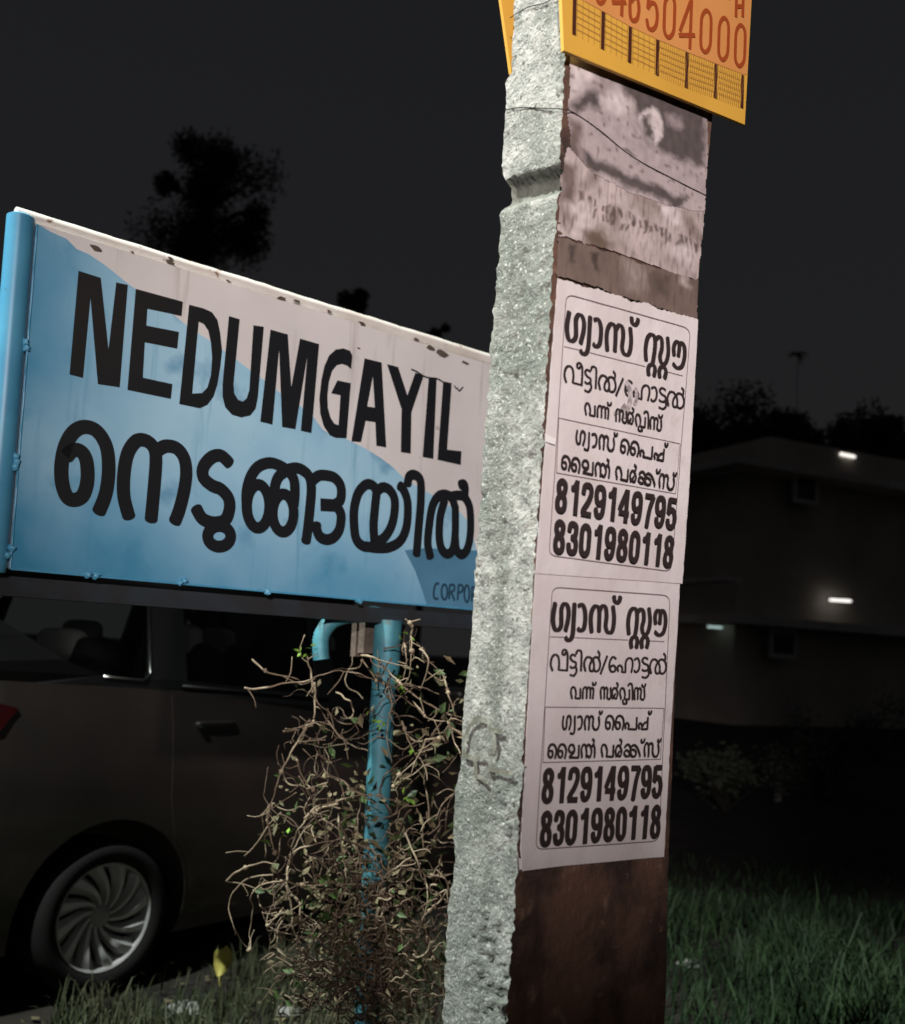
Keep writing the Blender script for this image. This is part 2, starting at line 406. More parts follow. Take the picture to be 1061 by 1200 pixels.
D = {
 '0': [([(.5, .08), (.80, .2), (.84, .5), (.80, .8), (.5, .92), (.20, .8), (.16, .5), (.20, .2)], 1)],
 '8': [([(.5, .08), (.76, .16), (.80, .28), (.68, .42), (.5, .47), (.32, .42), (.20, .28), (.24, .16)], 1), ([(.5, .47), (.74, .55), (.84, .70), (.76, .86), (.5, .92), (.24, .86), (.16, .70), (.26, .55)], 1)],
 '1': [([(.68, .0), (.66, 1.0)], 0), ([(.12, .25), (.42, .2), (.66, .05)], 0)],
 '2': [([(.17, .32), (.24, .14), (.5, .08), (.76, .14), (.82, .32), (.62, .56), (.3, .78), (.18, .9)], 0), ([(.06, .93), (.92, .93)], 0)],
 '3': [([(.17, .28), (.26, .12), (.5, .08), (.76, .15), (.78, .34), (.62, .46), (.4, .48)], 0), ([(.45, .48), (.74, .54), (.84, .70), (.76, .86), (.5, .92), (.24, .87), (.15, .70)], 0)],
 '4': [([(.72, .0), (.70, 1.0)], 0), ([(.66, .04), (.10, .64)], 0), ([(.04, .72), (.98, .72)], 0)],
 '5': [([(.90, .08), (.22, .08)], 0), ([(.26, .04), (.18, .5)], 0), ([(.18, .48), (.42, .38), (.70, .42), (.84, .62), (.76, .84), (.5, .92), (.25, .87), (.14, .72)], 0)],
 '7': [([(.06, .08), (.96, .08)], 0), ([(.88, .1), (.58, .48), (.42, 1.0)], 0)],
 '6': [([(.82, .27), (.72, .12), (.5, .08), (.25, .18), (.16, .45), (.16, .70), (.26, .87), (.5, .92), (.75, .86), (.84, .68), (.74, .50), (.5, .44), (.26, .52)], 0)],
 'H': [([(.15, 0), (.15, 1)], 0), ([(.85, 0), (.85, 1)], 0), ([(.1, .5), (.9, .5)], 0)],
}
D['9'] = [([(1 - x, 1 - y) for x, y in D['6'][0][0]], 0)]
def digits(ink, rows, o, wv, wh, warp, slant=.06):
    for ch, l, r, t, b in rows:
        for pts, cl in D[ch]:
            q = [(l + (r - l) * x + slant * (b - t) * (.5 - y), t + (b - t) * y) for x, y in pts]
            ink.stroke([warp(p) for p in zz(q, *o)], wv, wh, bool(cl))
def homog(src, dst):
    A = []
    for (x, y), (u, v) in zip(src, dst):
        A.append([x, y, 1, 0, 0, 0, -u * x, -u * y, u]); A.append([0, 0, 0, x, y, 1, -v * x, -v * y, v])
    n = 8
    for i in range(n):
        p = max(range(i, n), key=lambda k: abs(A[k][i])); A[i], A[p] = A[p], A[i]
        for k in range(n):
            if k != i:
                f = A[k][i] / A[i][i]
                for j in range(i, n + 1): A[k][j] -= f * A[i][j]
    h = [A[i][n] / A[i][i] for i in range(n)]
    return lambda p: ((h[0] * p[0] + h[1] * p[1] + h[2]) / (h[6] * p[0] + h[7] * p[1] + 1), (h[3] * p[0] + h[4] * p[1] + h[5]) / (h[6] * p[0] + h[7] * p[1] + 1))
sh = lambda pts, dx, dy: [(x + dx, y + dy) for x, y in pts]
Z1, Z2, Z3, Z4 = (630, 690, 6.631), (630, 750, 6.631), (625, 820, 6.631), (620, 885, 6.631)
T1 = [[(122, 115), (108, 200), (108, 270), (122, 315), (148, 318), (170, 285), (172, 220), (172, 160), (190, 122), (215, 125), (230, 170), (225, 240), (205, 325)],
 [(275, 120), (268, 250), (262, 340), (250, 385), (225, 400), (205, 380)], [(305, 135), (335, 125), (354, 170), (356, 240), (345, 305), (318, 325), (300, 310)],
 [(405, 335), (398, 250), (406, 180), (430, 138), (455, 145), (466, 190), (462, 330)], [(466, 175), (490, 135), (515, 150), (522, 210), (515, 290), (530, 335), (560, 335), (576, 290), (580, 210), (572, 140)],
 [(580, 62), (585, 95), (605, 110), (622, 90), (628, 65)],
 [(694, 350), (688, 270), (700, 190), (725, 155), (750, 165), (758, 220), (748, 330), (738, 375)], [(757, 190), (785, 160), (805, 180), (808, 240), (795, 300), (805, 345), (830, 350), (850, 310), (857, 240), (848, 155)],
 [(714, 455), (710, 410), (725, 380), (750, 380), (760, 410), (752, 455)], [(795, 455), (792, 410), (805, 380), (830, 380), (842, 410), (832, 455)], [(818, 345), (816, 385)],
 [(900, 270), (895, 220), (905, 180), (925, 170), (937, 200), (932, 270)], [(937, 192), (955, 170), (974, 200), (977, 270), (960, 340), (925, 360), (895, 335)]]
chil = [[(352, 238), (342, 185), (358, 138), (384, 131), (404, 150)], [(400, 158), (385, 195), (386, 228), (400, 240), (414, 228), (418, 190), (410, 152)], [(417, 215), (424, 236), (442, 240), (460, 222), (467, 185), (456, 145), (434, 130), (410, 142)], [(457, 145), (461, 105), (447, 85)]]
T2 = [[(100, 236), (86, 190), (95, 135), (120, 112), (145, 130), (152, 180), (148, 228)], [(148, 230), (215, 235)], [(215, 236), (219, 125), (212, 88), (196, 74), (180, 86), (181, 108), (195, 114), (202, 100)],
 [(280, 122), (255, 112), (240, 135), (255, 160), (280, 174), (280, 200), (255, 215), (238, 205)], [(280, 205), (287, 240), (265, 275), (236, 268)], [(284, 105), (292, 84), (310, 80), (324, 105), (320, 236)],
 [(525, 120), (470, 265)], [(592, 145), (568, 130), (547, 158), (540, 205), (555, 242), (580, 240), (588, 215), (570, 195), (548, 208)],
 [(608, 240), (603, 210), (622, 195), (640, 215), (636, 245)], [(636, 246), (668, 248)], [(665, 247), (668, 170), (690, 140), (714, 147), (722, 185), (712, 248)], [(735, 152), (760, 140), (774, 175), (770, 225), (748, 248), (733, 235)],
 [(840, 147), (815, 135), (795, 155), (810, 180), (838, 195), (840, 225), (815, 238), (793, 228)], [(840, 230), (847, 262), (825, 290), (793, 284)]] + chil + [sh(s_, 512, 18) for s_ in chil]
sa = [[(470, 452), (468, 390), (480, 365), (495, 375), (495, 450)], [(495, 385), (510, 365), (522, 385), (518, 440), (535, 455), (548, 430), (545, 368)]]
T3 = [[(247, 450), (238, 400), (250, 365), (268, 370), (277, 410), (272, 446)], [(272, 449), (312, 451)], [(310, 452), (312, 370)], [(330, 450), (332, 390), (345, 365), (360, 375), (360, 448)], [(360, 385), (375, 365), (388, 378), (388, 448)], [(388, 385), (402, 368), (413, 385), (408, 450)], [(405, 328), (412, 345), (428, 340), (432, 325)],
 [(563, 452), (558, 400), (572, 370), (590, 378), (600, 410), (590, 450), (572, 440), (583, 415)], [(590, 378), (602, 345), (590, 330)], [(627, 455), (618, 405), (630, 372), (648, 378), (657, 415), (652, 452)], [(652, 455), (692, 458)], [(690, 459), (692, 380)], [(640, 465), (645, 490), (670, 488), (665, 465)], [(680, 350), (698, 335), (714, 355), (715, 458)], [(790, 343), (798, 360), (812, 355), (818, 340)]] + sa + [sh(s_, 262, 5) for s_ in sa]
e1 = [(592, 226), (602, 170), (590, 130), (565, 120), (545, 145), (540, 200), (555, 222), (573, 205), (568, 172), (546, 172)]
s4 = [[(380, 225), (375, 165), (388, 125), (405, 130), (410, 165), (407, 225)], [(410, 145), (425, 122), (440, 140), (438, 195), (452, 225), (475, 220), (487, 180), (482, 128)]]
T4 = [[(210, 125), (203, 180), (213, 222), (232, 210), (237, 150), (250, 120), (267, 135), (268, 175), (255, 225)], [(300, 125), (298, 230), (285, 258), (262, 253)], [(320, 132), (345, 125), (357, 160), (348, 210), (325, 225)], [(490, 85), (495, 105), (508, 98), (512, 85)],
 e1, sh(e1, 76, 0), [(692, 218), (690, 188), (704, 175), (717, 195), (711, 220)], [(711, 222), (778, 225)], [(776, 226), (780, 130)], [(800, 220), (795, 190), (808, 178), (821, 195), (816, 222)], [(816, 223), (865, 223)], [(862, 224), (867, 130)], [(826, 200), (838, 178), (862, 165)], [(872, 86), (878, 108), (890, 100), (893, 84)]] + s4
T5 = [sh(e1, -450, 220), sh(e1, -374, 220), [(288, 395), (262, 402), (248, 375), (262, 346), (285, 348), (292, 395), (252, 438)], [(248, 441), (327, 443)], [(325, 444), (329, 345)],
 [(352, 440), (348, 380), (362, 345), (380, 350), (387, 395), (385, 440)], [(387, 365), (402, 342), (420, 360), (427, 400), (412, 440), (395, 428)], [(425, 362), (442, 345), (452, 380), (448, 438)], [(440, 345), (446, 312), (432, 300)],
 [(512, 435), (503, 380), (515, 345), (535, 350), (546, 395), (541, 432)], [(541, 434), (593, 436)], [(591, 437), (596, 345)], [(617, 435), (612, 385), (628, 350), (645, 358), (656, 395), (645, 432), (628, 422), (640, 395)], [(645, 358), (657, 318), (642, 300)],
 [(690, 432), (675, 410), (692, 385), (714, 400), (712, 428), (692, 432)], [(680, 362), (705, 340), (725, 365), (729, 432)], [(718, 396), (745, 380), (767, 395), (766, 425), (742, 434), (729, 415)], [(729, 365), (750, 345), (775, 360), (792, 395), (802, 432)], [(810, 303), (816, 325), (832, 318), (838, 300)], [(940, 303), (945, 322), (958, 315), (963, 300)]] + [sh(s_, 460, 208) for s_ in s4]
ROW1 = [('8', 76, 160, 90, 370), ('1', 188, 252, 85, 362), ('2', 268, 360, 82, 357), ('9', 370, 457, 80, 355), ('1', 476, 540, 80, 348), ('4', 558, 645, 78, 342), ('9', 658, 740, 72, 342), ('7', 752, 830, 72, 335), ('9', 840, 917, 68, 330), ('5', 928, 1004, 68, 328)]
ROW2 = [('8', 58, 142, 420, 705), ('3', 160, 242, 415, 693), ('0', 256, 340, 412, 690), ('1', 366, 432, 402, 678), ('9', 452, 534, 398, 672), ('8', 550, 630, 394, 665), ('0', 646, 724, 390, 658), ('1', 745, 806, 385, 645), ('1', 834, 892, 380, 640), ('8', 913, 987, 373, 640)]
def poster(quad, h, warp, label, smear=False, torn=0.0, curl=None):
    base = PF.hit(*quad[3])
    t = thing('poster', base, label, 'poster', 'gas stove repair posters on the pole')
    sheet(quad, h, 'paper_sheet', M['paper'], t, nu=110 if torn else 26, torn=torn, curl=curl)
    ink = Ink(PF, h + .0005, wave)
    for T, Zk, wv, wh in ((T1, Z1, .0080, .0046), (T2, Z2, .0040, .0024), (T3, Z3 and Z2, .0036, .0022), (T4, Z3, .0037, .0023), (T5, Z3, .0036, .0022)):
        for st in T: ink.stroke([warp(p) for p in zz(st, *Zk)], wv, wh, sub=5)
    digits(ink, ROW1, Z4, .0079, .0066, warp); digits(ink, ROW2, Z4, .0079, .0066, warp)
    ink.build('printed_text', M['print'], t)
    rule = Ink(PF, h + .0005, wave)
    def line(a, b, wd=.0011):
        n = 14; rule.stroke([warp((a[0] + (b[0] - a[0]) * i / n, a[1] + (b[1] - a[1]) * i / n)) for i in range(n + 1)], wd, wd, sub=1)
    line(*zz([(85, 372), (200, 377)], *Z1)); line(*zz([(275, 379), (690, 398)], *Z1)); line(*zz([(855, 404), (970, 410)], *Z1))
    b = zz([(78, 55), (1000, 65), (975, 460), (60, 485)], *Z3)
    for i in range(4): line(b[i], b[(i + 1) % 4])
    c = [(645, 688), (783, 698), (770, 985), (625.5, 995)]; rr = []
    for i in range(4):
        p0, p1, p2 = Vector(c[i - 1]), Vector(c[i]), Vector(c[(i + 1) % 4])
        a = p1 + (p0 - p1).normalized() * 9; d = p1 + (p2 - p1).normalized() * 9
        for k in range(5):
            tt = k / 4; rr.append(a.lerp(p1, tt).lerp(p1.lerp(d, tt), tt))
        for k in range(1, 12): rr.append(d.lerp(p2 + (p1 - p2).normalized() * 9, k / 12))
    rule.stroke([warp(tuple(p)) for p in rr], .0013, .0013, True, sub=1)
    rule.build('printed_border', M['thin_print'], t)
    if smear:
        sm = Ink(PF, h + .0014, wave)
        for st, wd in (([(731, 449), (735, 460), (734, 474), (727, 488)], .0085), ([(741, 456), (743, 464), (740, 474)], .006), ([(716, 485), (723, 482), (729, 475)], .006), ([(722, 491), (729, 487), (733, 480)], .005)):
            sm.stroke(st, wd, wd * .7)
        sm.build('smear', M['smear'], t)
    tp = Ink(PF, h + .0026); q = [(634, 509), (647, 515), (646, 522), (634, 518)] if smear else [(604, 1004), (617, 1009), (615, 1017), (605, 1018)]
    tp.fill([q]); tp.build('tape', M['tape'], t)
    return t
B2 = [(645, 688), (783, 698), (770, 985), (625.5, 995)]
B1 = [(660.5, 345.5), (806, 386), (783.5, 670), (640.5, 651)]
poster([(651, 324), (815.5, 373), (797, 684), (625, 672)], .0042, homog(B2, B1), 'upper white service poster on the pole, grey smear across its third line', True, torn=.010,
       curl=lambda a, b: .003 * max(0, a - .9) * 10 * max(0, .6 - abs(b - .55)))
poster([(625.5, 671), (795.5, 683), (775, 1003.5), (607, 1019)], .0028, lambda p: p, 'lower white service poster on the pole, clean text and curling bottom corner', False,
       curl=lambda a, b: .006 * max(0, b - .93) * 14 * max(0, .25 - a) * 4 + .004 * max(0, a - .93) * 14 * max(0, b - .5))
def scrap(name, label, loops, h, m, jit=.003, marks=None):
    ink = Ink(PF, h, wave)
    for lp in loops: ink.fill([lp], jit)
    vs = ink.mb.v; k = len(vs); n = list(ink.mb.f)
    t = mesh(name, vs + [v - PF.n * .0006 for v in vs], n + [tuple(i + k for i in f[::-1]) for f in n], m)
    props(t, label, 'poster', 'torn old posters on the pole')
    return t
def inside(lp, x, y):
    c = False; d = 1e9
    for k in range(len(lp)):
        (x1, y1), (x2, y2) = lp[k - 1], lp[k]
        if (y1 > y) != (y2 > y) and x < (x2 - x1) * (y - y1) / (y2 - y1) + x1: c = not c
        ex, ey = x2 - x1, y2 - y1; t = max(0, min(1, ((x - x1) * ex + (y - y1) * ey) / (ex * ex + ey * ey + 1e-9)))
        d = min(d, math.hypot(x - x1 - ex * t, y - y1 - ey * t))
    return d if c else -d
pm = bpy.data.materials.new('printed_old_paper'); pm.use_nodes = True
at_ = pm.node_tree.nodes.new('ShaderNodeAttribute'); at_.attribute_name = 'print'; pm.node_tree.links.new(at_.outputs['Color'], pm.node_tree.nodes['Principled BSDF'].inputs['Base Color']); pm.node_tree.nodes['Principled BSDF'].inputs['Roughness'].default_value = .7
def n2(x, y, f, k=0.0): return noise.noise(Vector((x * f, y * f, k)))
def printed(label, outline, base, marks, h, stain, seed):
    """a torn paper sheet: outline in plane coordinates, printed tones (shape, colour, softness) laid over each other"""
    q = [Vector(PF.uv(*p)) for p in outline]
    lo = Vector((min(p.x for p in q), min(p.y for p in q))); hi = Vector((max(p.x for p in q), max(p.y for p in q)))
    st_ = .0016; nx = int((hi.x - lo.x) / st_) + 2; ny = int((hi.y - lo.y) / st_) + 2
    idx = {}; vs = []; cols = []; fs = []
    ou = [(p.x * 1000, p.y * 1000) for p in q]
    for j in range(ny):
        for i_ in range(nx):
            u, v = lo.x + i_ * st_, lo.y + j * st_
            du = n2(u, v, 60, seed) * 3.2 + n2(u, v, 190, seed) * 1.2
            if inside(ou, u * 1000 + du, v * 1000 + n2(v, u, 70, seed + 3) * 2.5) < 0: continue
            P = PF.xyz(u, v, h + wave(u, v)); px, py = proj(P)
            wx, wy = px + 5 * n2(u, v, 45, seed + 1) + 2 * n2(u, v, 150, seed + 6), py + 5 * n2(u, v, 45, seed + 2) + 2 * n2(u, v, 150, seed + 7)
            c = Vector(base) * (1 + .22 * n2(u, v, 30, seed + 8) + .10 * n2(u, v, 220, seed + 9))
            for lp, col, soft in marks:
                a = max(0, min(1, .5 + inside(lp, wx, wy) / soft))
                if a: c = c.lerp(Vector(col) * (1 + .25 * n2(u, v, 90, seed + 4)), a)
            k = stain(u, v, px, py)
            c = c.lerp(Vector((.11, .078, .065)), max(0, min(1, k)))
            idx[i_, j] = len(vs); vs.append(P); cols.append(c)
    for j in range(ny - 1):
        for i_ in range(nx - 1):
            k = [(i_, j), (i_ + 1, j), (i_ + 1, j + 1), (i_, j + 1)]
            if all(a in idx for a in k): fs.append(tuple(idx[a] for a in k))
    n = len(vs)
    o = mesh('torn_poster', vs + [v - PF.n * .0005 for v in vs], fs + [tuple(a + n for a in f[::-1]) for f in fs], pm)
    ca = o.data.color_attributes.new('print', 'FLOAT_COLOR', 'POINT')
    for k, c in enumerate(cols + cols): ca.data[k].color = (max(.01, c.x), max(.01, c.y), max(.01, c.z), 1)
    props(o, label, 'poster', 'torn old posters on the pole'); return o
oz = (562, 0, 3.139); DK, MD, LG = (.095, .078, .075), (.30, .25, .25), (.60, .53, .53)
printed('torn black and white photo poster glued right under the yellow board', [(667, 66), (765, 104), (830, 128), (829, 160), (825, 250), (786, 243), (740, 228), (690, 202), (668, 176), (664, 128)], (.43, .365, .365),
 [(zz([(410, 210), (520, 280), (560, 340), (520, 350), (440, 330), (380, 280)], *oz), MD, 10), (zz([(340, 390), (400, 330), (450, 340), (490, 360), (440, 400), (400, 390), (360, 420)], *oz), DK, 9),
  (zz([(420, 440), (500, 390), (590, 470), (640, 540), (810, 600), (810, 690), (700, 650), (560, 600), (440, 510)], *oz), (.40, .34, .345), 10),
  (zz([(520, 285), (640, 330), (760, 370), (835, 410), (830, 610), (760, 595), (690, 570), (620, 520), (590, 460), (570, 400), (540, 350)], *oz), DK, 9), (zz([(690, 420), (740, 430), (750, 470), (700, 460)], *oz), MD, 8),
  (zz([(580, 430), (640, 395), (672, 440), (680, 500), (640, 530), (610, 490)], *oz), LG, 6), (zz([(600, 440), (625, 430), (632, 510), (610, 500)], *oz), DK, 5),
  (zz([(440, 360), (500, 320), (560, 380), (540, 420), (480, 420)], *oz), LG, 12), (zz([(340, 240), (420, 250), (430, 290), (380, 310), (345, 360)], *oz), LG, 10),
  (zz([(380, 540), (440, 590), (520, 630), (640, 680), (770, 735), (740, 765), (620, 715), (480, 655), (390, 610)], *oz), DK, 7), (zz([(520, 540), (560, 555), (580, 575), (540, 560)], *oz), DK, 4), (zz([(330, 440), (372, 450), (380, 600), (330, 640)], *oz), (.16, .12, .11), 9)],
 .0022, lambda u, v, px, py: .5 * max(0, n2(u, v, 120, 3) - .25) * 3, 2.0)
printed('faded poster strip with worn lettering between the photo poster and the brown scraps', [(663, 172), (700, 190), (780, 226), (826, 238), (817.5, 330), (790, 322), (745, 304), (700, 290), (652, 276), (656, 210)], (.50, .42, .41),
 [(zz([(x_, y_ + .42 * (x_ - 330)), (x_ + 9, y_ + 2 + .42 * (x_ - 330)), (x_ + 7, y_ + hh_ + .42 * (x_ - 330)), (x_ - 2, y_ + hh_ + .42 * (x_ - 330))], *oz), (.085, .06, .053), 3) for x_, y_, hh_ in
   [(375 + 19 * k + (k * 7) % 5, 690 + (k * 13) % 9, 26 + (k * 11) % 14) for k in range(23) if k % 5 != 3] + [(400 + 17 * k, 735 + (k * 5) % 9, 22) for k in range(9) if k % 4 != 2] + [(560 + 21 * k, 715 + (k * 5) % 12, 20) for k in range(10) if k % 3 != 1]]
 + [(zz([(560, 690), (700, 740), (800, 790), (800, 850), (680, 800), (560, 760)], *oz), (.34, .27, .25), 14), (zz([(660, 740), (740, 760), (745, 830), (690, 820)], *oz), LG, 6), (zz([(310, 760), (400, 740), (420, 830), (380, 880), (300, 860)], *oz), (.58, .50, .49), 8), (zz([(385, 850), (450, 830), (490, 900), (480, 950), (400, 930)], *oz), (.14, .10, .075), 14), (zz([(705, 900), (780, 900), (790, 1000), (730, 960)], *oz), LG, 8), (zz([(500, 880), (540, 880), (530, 1000), (505, 980)], *oz), (.36, .29, .27), 8), (zz([(300, 600), (360, 620), (350, 740), (300, 740)], *oz), (.16, .12, .11), 10)],
 .0016, lambda u, v, px, py: .45 * max(0, n2(u * 1.6, v * .5, 130, 5)) * 1.6 + .6 * max(0, n2(u, v, 26, 9) - .12) * 2, 5.0)
printed('brown glue stained paper scraps just above the upper service poster', [(652, 277), (700, 292), (765, 313), (817, 329), (815, 376), (770, 362), (720, 348), (700, 338), (649, 324)], (.17, .125, .105),
 [(zz([(530, 960), (560, 950), (620, 1000), (600, 1060), (540, 1060)], *oz), (.30, .24, .22), 16), (zz([(420, 930), (440, 930), (445, 1000), (425, 990)], *oz), (.06, .04, .035), 5), (zz([(330, 900), (345, 900), (350, 960), (332, 960)], *oz), (.06, .045, .04), 5), (zz([(740, 1010), (770, 1010), (775, 1060), (745, 1050)], *oz), (.42, .36, .34), 7), (zz([(640, 1010), (700, 1020), (690, 1080), (640, 1070)], *oz), (.09, .065, .055), 12)],
 .0034, lambda u, v, px, py: .9 * n2(u * 2, v * .6, 90, 6), 8.0)
# strings and wires round the pole
def polewire(pxs, label, r=.0007, h=.003):
    mb = MB(); pts = []
    for x, y in pxs:
        ed = interp([(0, 664), (128, 663), (192, 657), (400, 641), (1140, 597.5)], y)
        pl = PF if x > ed else LF
        pts.append(pl.xyz(*pl.uv(x, y), h))
    mb.tube(spline(pts, 5), r, 6)
    o = mb.build('binding_wire', M['wire'], None, 180); props(o, label, 'wire')
polewire([(594, 130), (612, 127), (640, 128), (662, 129), (672, 134), (700, 153), (740, 185), (790, 212), (826, 230)], 'thin rusty wire tied slantwise across the torn photo poster')
polewire([(600, 22), (620, 10), (642, 4), (659, -8)], 'short wire loop on the lit pole face beside the yellow board')

# yellow boards
YF = Plane(PF.o + PF.n * .016, PAZ, upv)
yb = [(658.5, 0), (661, 59), (873, 146), (881, 0)]
yuv = [Vector(YF.uv(*p)) for p in yb]
tl = yuv[1] + (yuv[0] - yuv[1]) * 5.5; trr = yuv[2] + (yuv[3] - yuv[2]) * 2.4
def boardmesh(name, pl, q, th, m, parent):
    a = [pl.xyz(p.x, p.y, 0) for p in q]; b = [v - pl.n * th for v in a]
    n = len(q)
    return mesh(name, a + b, [tuple(range(n)), tuple(range(n, 2 * n))[::-1]] + [(i, i + n, (i + 1) % n + n, (i + 1) % n) for i in range(n)], m, parent)
yt = thing('advertising_board', YF.xyz(yuv[1].x, yuv[1].y), 'yellow advertising board with orange phone number fixed high on the pole front', 'signboard', 'yellow boards on the pole')
boardmesh('board_panel', YF, [tl, yuv[1], yuv[2], trr], .005, M['yellow'], yt)
zy = (650, 0, 4.42)
fi = Ink(YF, .0006); fi.fill([zz([(60, -900), (72, -40), (100, -22), (250, 60), (390, 138), (530, 205), (682, 270), (832, 330), (975, 385), (996, 388), (1017, 0), (1042, -500)], *zy)]); fi.build('orange_field', M['orange'], yt)
ik = Ink(YF, .0012)
ydig = [('9', 205, 278, -212, 38), ('4', 292, 372, -168, 86), ('6', 378, 446, -125, 130), ('5', 466, 542, -80, 176), ('0', 553, 630, -42, 216), ('4', 638, 728, 0, 256), ('0', 743, 818, 36, 292), ('0', 836, 908, 74, 332), ('0', 922, 994, 112, 364), ('H', 930, 980, -20, 90)]
digits(ik, ydig, zy, .0062, .0056, lambda p: p, slant=.03)
ik.stroke(zz([(890, -60), (905, 0)], *zy), .005); ik.build('phone_number', M['orange_ink'], yt)
ik = Ink(YF, .0012)
for xa, ya, yb2 in ((100, -20, 180), (248, 62, 255), (388, 140, 325), (530, 208, 390), (682, 272, 455), (832, 332, 508), (970, 390, 560)):
    ik = Ink(YF, .0012); ik.stroke(zz([(xa + 2, ya), (xa - 2, yb2)], *zy), .0065); ik.build('tick_bar', M['brown_ink'], yt)
ik = Ink(YF, .0009)
bars = [(100, -20, 180), (248, 62, 255), (388, 140, 325), (530, 208, 390), (682, 272, 455), (832, 332, 508), (970, 390, 560)]
for k in range(6):
    (xa, t0, b0), (xb, t1_, b1) = bars[k], bars[k + 1]
    for r_ in range(1, 6):
        f_ = r_ / 6
        ik.stroke(zz([(xa + 12, t0 + (b0 - t0) * f_ + 5), (xb - 12, t1_ + (b1 - t1_) * f_ - 5)], *zy), .0007)
    nn = 5 if k < 3 else 14
    for c_ in range(nn):
        f_ = (c_ + .5) / nn; x_ = xa + (xb - xa) * f_; tt = t0 + (t1_ - t0) * f_; bb = b0 + (b1 - b0) * f_
        ik.stroke(zz([(x_ + (9 if k >= 3 else 1), tt), (x_ - (9 if k >= 3 else 1), bb)], *zy), .0007)
ik.build('hatch_pattern', M['hatch'], yt)
mb = MB()
for px_, py_ in ((700, 20), (850, 40)):
    pass
bkw = .115
BF = Plane(PF.o - PF.n * (bkw + .02), PAZ, upv)
q = [Vector(BF.uv(*p)) for p in ((582, -40), (599.5, 86), (622, 92), (800, 130), (800, -40))]
bt = thing('advertising_board', BF.xyz(q[1].x, q[1].y), 'plain yellow board edge showing behind the left side of the pole top', 'signboard', 'yellow boards on the pole')
boardmesh('board_panel', BF, [q[0], q[1], q[2], q[3], q[4]], .005, M['yellow'], bt)

def add_fade(m, deep, axis, lo, hi, vlo, vhi):               # mixes in a deeper blue towards one end and the foot of the board
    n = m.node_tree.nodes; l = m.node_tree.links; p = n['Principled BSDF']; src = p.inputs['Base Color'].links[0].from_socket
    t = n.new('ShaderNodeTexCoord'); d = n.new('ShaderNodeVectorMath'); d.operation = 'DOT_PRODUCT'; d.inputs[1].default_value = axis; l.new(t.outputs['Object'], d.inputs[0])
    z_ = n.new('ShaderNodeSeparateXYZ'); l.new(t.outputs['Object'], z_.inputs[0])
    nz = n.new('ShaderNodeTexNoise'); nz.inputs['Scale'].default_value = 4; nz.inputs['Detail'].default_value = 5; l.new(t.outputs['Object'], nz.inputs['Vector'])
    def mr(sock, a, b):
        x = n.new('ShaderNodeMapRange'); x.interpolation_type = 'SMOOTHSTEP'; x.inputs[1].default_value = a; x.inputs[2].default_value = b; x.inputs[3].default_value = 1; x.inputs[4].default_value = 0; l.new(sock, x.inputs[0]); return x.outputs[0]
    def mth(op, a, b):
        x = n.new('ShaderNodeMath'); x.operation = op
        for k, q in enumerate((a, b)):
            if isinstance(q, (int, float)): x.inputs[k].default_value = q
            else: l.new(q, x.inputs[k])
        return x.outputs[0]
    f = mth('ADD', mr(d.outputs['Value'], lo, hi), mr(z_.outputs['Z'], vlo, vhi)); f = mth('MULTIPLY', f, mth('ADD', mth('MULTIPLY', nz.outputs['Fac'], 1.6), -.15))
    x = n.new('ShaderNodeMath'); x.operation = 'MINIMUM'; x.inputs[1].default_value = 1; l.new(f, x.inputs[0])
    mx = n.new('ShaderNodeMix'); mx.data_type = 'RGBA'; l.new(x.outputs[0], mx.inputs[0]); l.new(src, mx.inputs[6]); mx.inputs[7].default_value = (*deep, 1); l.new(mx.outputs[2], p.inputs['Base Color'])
# ------------------------------------------------------------------ the street name sign
SAZ = R(50)
so = at(12, 666, 1.835)
SF = Plane(so, SAZ, upv=Vector((0, 0, 1))) if False else Plane(so, SAZ)
ql = [Vector(SF.uv(*p)) for p in ((44, 262), (12, 666), (705, 727), (705, 468))]
root = at(446, 1100, 2.40); root.z = 0
sg = thing('street_name_sign', root, 'sky blue and white street name board with black lettering on a blue post', 'street sign')
boardmesh('panel', SF, ql, .012, M['sign_white'], sg)
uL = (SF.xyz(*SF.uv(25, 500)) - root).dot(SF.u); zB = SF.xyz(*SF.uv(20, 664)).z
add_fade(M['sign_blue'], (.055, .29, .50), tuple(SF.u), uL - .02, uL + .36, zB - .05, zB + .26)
bl = Ink(SF, .0008)  # sky blue area of the panel, below a diagonal edge
bl.fill([[(44, 262.5), (60, 272), (78, 280), (90, 292), (104, 298), (122, 310), (136, 321), (148, 331), (159, 339), (180, 352), (206, 371), (217, 380), (234, 392), (247, 400), (262, 411), (277, 421.5), (292, 433), (306, 443), (325, 458), (351, 475), (366, 487), (378, 503), (390, 512), (405, 514), (413, 518), (429, 526), (445, 536), (460, 547), (473, 560), (487, 569), (501, 577), (520, 588), (540, 601), (549, 612), (555, 630), (558, 644), (640, 700), (660, 722.5), (499, 709), (313, 693.5), (211, 683.5), (102, 674), (12.5, 665.5)]])
bl.build('blue_field', M['sign_blue'], sg)
bl = Ink(SF, .0012)  # deeper blue wedge at the lower right of the panel
bl.fill([[(474, 645), (500, 642), (530, 645), (558, 645), (640, 700), (660, 722), (500, 708.5), (494, 690), (486, 668)]]); bl.build('deep_blue_field', M['sign_deep'], sg)
LT = Ink(SF, .0016)
a1, a2, a3 = (70, 310, 6.631), (200, 350, 5.584), (370, 390, 5.584)
LT.fill([zz([(145, 50), (318, 105), (378, 660), (438, 140), (528, 160), (465, 955), (295, 930), (238, 260), (180, 882), (75, 855)], *a1)])
